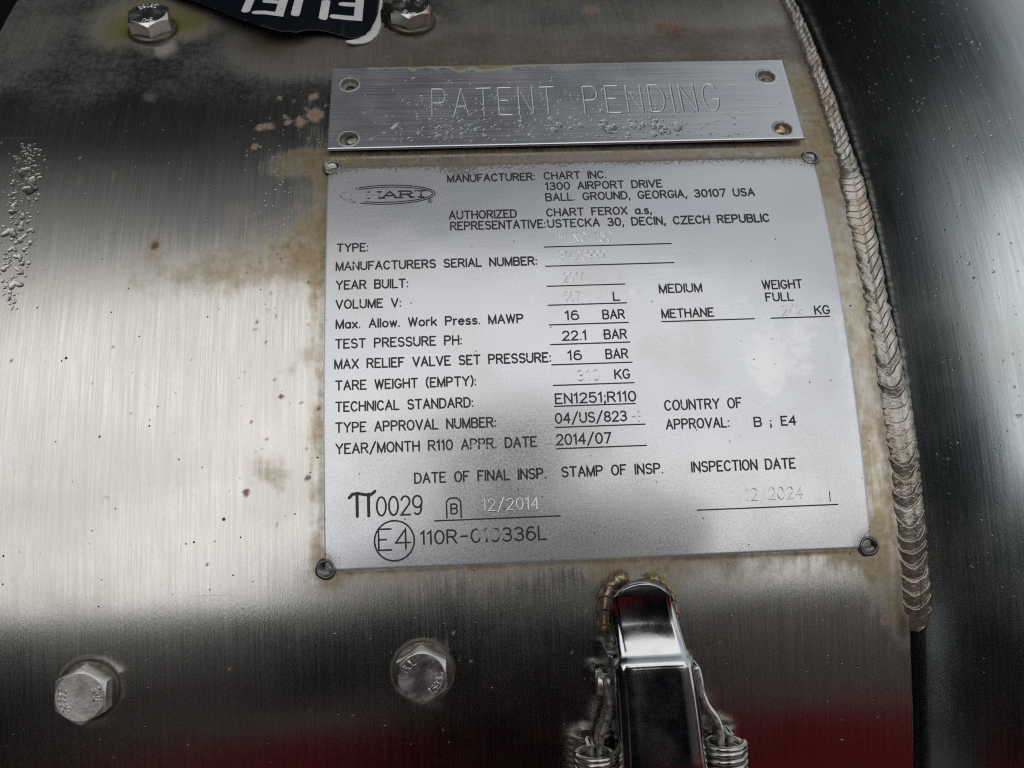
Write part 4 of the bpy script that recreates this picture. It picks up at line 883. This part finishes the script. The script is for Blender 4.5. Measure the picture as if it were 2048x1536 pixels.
# pivot pin, base bracket and its tarnished weld
pp = [LP(x, -43.6, 6.0) for x in np.linspace(31.2, 58.6, 8)]
tube('pivot_pin', pp, .0024, M_BRACKET, latch, 20)
for x in (32.0,):
    tube('rivet_head', [LP(x-.7, -43.6, 6.0), LP(x-.4, -43.6, 6.0), LP(x+.4, -43.6, 6.0), LP(x+.7, -43.6, 6.0)], .0033, M_LINK, latch, 20)
def bracket():
    # a folded base plate with a rounded top edge, under the lever
    hw = 8.6; c = 45.5
    out = [(c-hw, -80), (c-hw, -24)] + [(c+hw*math.cos(rad(a)), -24+6.6*math.sin(rad(a))) for a in np.linspace(180, 0, 20)] + [(c+hw, -24), (c+hw, -80)]
    n = len(out); V = [tuple(LP(x, s, h)) for h in (-1.0, 2.2) for x, s in out]
    F = [(i, i+1, n+i+1, n+i) for i in range(n-1)] + [tuple(range(n, 2*n))]
    link('base_plate', pydata('base_plate', V, F), M_BRACKET, latch, smooth=False)
    for x, y0 in ((35.2, -35.5), (56.3, -37)):
        strip('bracket_ear', [(x, y0), (x, -56)], 1.4, .0, 8.6, M_BRACKET, latch)
    strip('bracket_ear', [(33.9, -35.0), (36.6, -35.2)], 1.2, .0, 8.9, M_BRACKET, latch)
bracket()
def latch_weld(path, seed, wd):
    p = np.array(path, float); k = np.linspace(0, len(p)-1, 90); cx = np.interp(k, range(len(p)), p[:, 0]); cs = np.interp(k, range(len(p)), p[:, 1])
    dx = np.gradient(cx); dy = np.gradient(cs); l = np.hypot(dx, dy); nx_, ny_ = -dy/l, dx/l; m = 16; w_ = np.linspace(-1, 1, m)
    A, W = np.meshgrid(np.arange(90), w_, indexing='ij'); fr = (A/15.0 - .5*W**2) % 1.0
    ww = wd*(1+.09*np.sin(A/15*2*np.pi)+.25*(vnoise(A/11.0, A*0, seed)-.5))*(sstep(0, 9, A)*(1-sstep(80, 89, A))*.8+.2)
    Xx = cx[:, None]+nx_[:, None]*W*ww; Yy = cs[:, None]+ny_[:, None]*W*ww
    Z = -.3 + 2.4*np.sqrt(np.clip(1-W**2, 0, 1))*(sstep(0, 9, A)*(1-sstep(80, 89, A))) + .28*fr
    link('latch_weld', mesh_np('latch_weld', LP(Xx, Yy, Z).reshape(-1, 3), grid_faces(90, m)), M_LWELD, latch)
latch_weld([(42,-16.6),(39.5,-17.4),(37.2,-19),(35.8,-21.5),(35.0,-25),(34.8,-29),(34.9,-32.5)], 1, 2.0)
latch_weld([(46,-17.2),(49.0,-17.8),(51.5,-19.2),(53.2,-22),(54.0,-26),(54.3,-31)], 2, 1.2)

# ------------------------------------------------------------------ rain water
def drop(cx, cy, r_, h, seed, place, elong=1.0, rag=.35, rot=0.0, nr=6, na=20):
    A, B = np.meshgrid(np.linspace(0, 1, nr), np.linspace(0, 2*np.pi, na, endpoint=False), indexing='ij')
    p_ = [(seed*k_*1.37) % 6.283 for k_ in (1, 2, 3, 5)]; ed = 1+rag*(.34*np.sin(B*2+p_[0])+.30*np.sin(B*3+p_[1])+.14*np.sin(B*4+p_[2])+.09*np.sin(B*5+p_[3]))
    u = A*r_*ed*np.cos(B); v = A*r_*ed*np.sin(B)*elong; c, s = math.cos(rot), math.sin(rot); u, v = u*c-v*s, u*s+v*c
    z = h*np.sqrt(np.clip(1-A**2, 0, 1)) - .03
    return place(np.stack([cx+u, cy+v, z], -1).reshape(-1, 3)), grid_faces(nr, na, wrap=True)
def drops(name, items, place, o0=None, **tg):
    Vs = []; Fs = []; k = 0
    for it in items:
        V, F = drop(*it[:5], place, *it[5:]); Vs.append(V); Fs.append(F+k); k += len(V)
    V = np.concatenate(Vs)
    me = mesh_np(name, V if o0 is None else V-np.array(o0), np.concatenate(Fs)); ob = link(name, me, M_WATER)
    if o0 is not None: ob.location = o0
    tag(ob, **tg); return ob
on_sheet = lambda P: S(P[:, 0], P[:, 1], P[:, 2])
BIG = [(-128.2,105.3,2.5,1.25,1.02),(-131.3,111.3,1.7,.87,1.05),(-129.7,114.9,1.3,.67,1.06),(-128.3,113.0,1.1,.59,.8),(-132.0,97.1,1.7,.88,.85),(-131.7,89.2,1.8,.92,1.1),(-128.8,90.9,1.1,.61,1.2),(-125.8,89.8,.9,.47,1.2),(-128.1,86.9,1.1,.6,1.2),(-130.2,83.6,1.0,.53,1.3),(-126.6,83.5,1.0,.5,.9),(-128.0,80.8,1.1,.63,1.3),(-131.5,77.3,1.2,.63,.8),(-127.1,76.2,1.5,.76,.6),(-127.9,72.1,1.5,.82,1.2),(-127.5,66.9,.8,.42,1.1),(-133.0,118.7,.8,.42,.9),(-134.9,116.9,.8,.39,.8),(-132.8,103.0,.9,.48,.9),(-128.9,94.5,1.1,.61,.8),(-127.0,93.0,.8,.41,.8),(-125.3,102.2,.8,.45,.7),(-127.1,109.8,.9,.49,.8),(-133.8,106.7,.9,.52,1.03)]
for i, (x, s, r_, h, el) in enumerate(BIG):
    lab = 'irregular clear water drop in the cluster beside the left edge'
    if i == 0: lab = 'largest clear water drop, high in the cluster beside the left edge'
    o0 = S(x, s, 0); drops('water_drop', [(x, s, r_*.95, h*.72, i*7+3, el, 1.0, rng.uniform(-.7, .7), 9, 40)], on_sheet, o0, label=lab, cat='water drop', group='large water drops beside the left edge' if i else None)
it = []
def far(x, s, r_): return all(math.hypot(x-b[0], (s-b[1])/b[4]) > b[2]+r_*.8 for b in BIG)
while len(it) < 200:
    s = rng.uniform(64, 122); c = np.interp(s, [64, 76, 90, 105, 122], [-127.5, -129.3, -129.3, -129.8, -131.5]); wd_ = np.interp(s, [64,70,78,100,114,122], [.6,1.9,3.6,4.2,4.0,2.0])
    x = c + np.clip(rng.normal(0, .7), -1.5, 1.5)*wd_; r_ = .22+abs(rng.normal(0, .22))
    if far(x, s, r_): it.append((x, s, r_, r_*.6, int(rng.integers(1, 9999)), rng.uniform(.8, 1.3), .3))
drops('water_droplets', it, on_sheet, label='tiny water droplets scattered between the big drops beside the left edge', cat='water droplets', kind='stuff')
it = []
for _ in range(230): it.append((rng.uniform(-150, 112), rng.uniform(-75, 160), .16+abs(rng.normal(0, .10)), .16, int(rng.integers(1, 9999)), 1.0, .2, 0.0, 4, 10))
for _ in range(60): it.append((rng.normal(-50, 8), rng.normal(112, 14), .2+abs(rng.normal(0, .14)), .2, int(rng.integers(1, 9999)), 1.0, .2, 0.0, 4, 10))
it = [t for t in it if not (-41 < t[0] < 111 and -13 < t[1] < 152)]
drops('water_specks', it, on_sheet, label='fine dots of spray spread over the brushed steel shroud', cat='water droplets', kind='stuff')
# on the notice plate
on_plate = lambda P: np.array([pm @ Vector((p[0]/1000, p[1]/1000, (p[2]+T_+.02)/1000)) for p in P])
it = []
while len(it) < 520:
    x = rng.uniform(-68, 60); y = rng.uniform(-16.5, 12); dens = .25 + .75*sstep(8, -12, y); dens *= band(x, -50, 40, 18)*.85+.15
    if y > 4: dens *= .35
    if rng.uniform() > dens: continue
    r_ = .24+abs(rng.normal(0, .18)); it.append((x, y, r_, r_*.6, int(rng.integers(1, 9999)), rng.uniform(.8, 1.25), .3, rng.uniform(-.6, .6), 5, 14))
for _ in range(34):
    x = rng.uniform(-48, 36); y = rng.normal(-12.0, 1.8); r_ = rng.uniform(.55, 1.15); it.append((x, max(-16.3, y), r_, r_*.42, int(rng.integers(1, 9999)), rng.uniform(.6, 1.5), .6, rng.uniform(-.8, .8), 6, 22))
for _ in range(9):
    x = rng.uniform(-10, 36); y = rng.normal(-11.5, 2.0); r_ = rng.uniform(.9, 1.7); it.append((x, max(-16, y), r_, r_*.3, int(rng.integers(1, 9999)), rng.uniform(.6, 1.2), .7, rng.uniform(-.8, .8), 7, 26))
drops('water_droplets', it, on_plate, label='rain droplets beaded over the long narrow notice plate', cat='water droplets', kind='stuff')
# on the latch: beads caught in the corner of the spoon and along the flange edges
on_latch = lambda P: np.array([LM @ Vector(((p[0]-46)/1000, (p[1]+45)/1000, p[2]/1000)) for p in P])
it = []
for (x, s, r_, h) in ((39.2,-34.6,1.0,10.1),(39.9,-35.4,.8,10.4),(38.7,-33.2,.6,9.6),(38.5,-31.8,.45,9.2),(41.2,-35.2,.45,10.2),(41.9,-34.4,.35,9.9),(42.4,-35.6,.4,10.3),(40.6,-33.6,.4,9.7),(50.6,-35.3,.45,10.2),(43.4,-35.4,.3,10.2),(44.4,-34.9,.25,10.0)):
    it.append((x, s, r_, r_*.8+h*0, int(rng.integers(1, 9999)), 1.0, .2, 0.0, 7, 18, h))
for k in range(34):
    s = rng.uniform(-66, -40); t = (s+38)/-25; it.append((46.0-7.45-.9*t+rng.normal(0, .25), s, rng.uniform(.2, .45), .2, int(rng.integers(1, 9999)), 1.0, .3, 0.0, 5, 12, 12.55))
for k in range(14):
    s = rng.uniform(-66, -54); it.append((55.3+rng.normal(0, .35), s, rng.uniform(.25, .6), .25, int(rng.integers(1, 9999)), 1.0, .3, 0.0, 5, 12, 12.7))
Vs = []; Fs = []; k = 0
for t in it:
    hh = t[-1]; V, F = drop(*t[:5], lambda P, hh=hh: on_latch(P+np.array([0, 0, hh])), *t[5:-1]); Vs.append(V); Fs.append(F+k); k += len(V)
ob = link('water_droplets', mesh_np('water_droplets', np.concatenate(Vs), np.concatenate(Fs)), M_WATER)
tag(ob, 'water beads caught on the polished latch lever', 'water droplets', kind='stuff')
# on the dished head
pf = np.array(prof); tl = np.concatenate([[0], np.cumsum(np.hypot(np.diff(pf[:, 0]), np.diff(pf[:, 1])))])
it = []
for _ in range(420):
    q = rng.uniform(22, 62); s = rng.uniform(-20, 190); r_ = .18+abs(rng.normal(0, .14)); x0 = np.interp(q, tl, pf[:, 0]); h0 = np.interp(q, tl, pf[:, 1]); x1 = np.interp(q+.1, tl, pf[:, 0]); h1 = np.interp(q+.1, tl, pf[:, 1])
    t_ = np.array([x1-x0, h1-h0]); t_ /= np.hypot(*t_); n_ = np.array([-t_[1], t_[0]])
    it.append((q, s, r_, r_*.6, int(rng.integers(1, 9999)), rng.uniform(.8, 1.3), .3, 0.0, 4, 12))
def on_head(P):
    x = np.interp(P[:, 0], tl, pf[:, 0]); h = np.interp(P[:, 0], tl, pf[:, 1]); x1 = np.interp(P[:, 0]+.1, tl, pf[:, 0]); h1 = np.interp(P[:, 0]+.1, tl, pf[:, 1])
    tx, th_ = x1-x, h1-h; l = np.hypot(tx, th_); return S(x - th_/l*P[:, 2], P[:, 1], h + tx/l*P[:, 2])
drops('water_droplets', it, on_head, label='spray droplets scattered over the curved tank end right of the weld', cat='water droplets', kind='stuff')
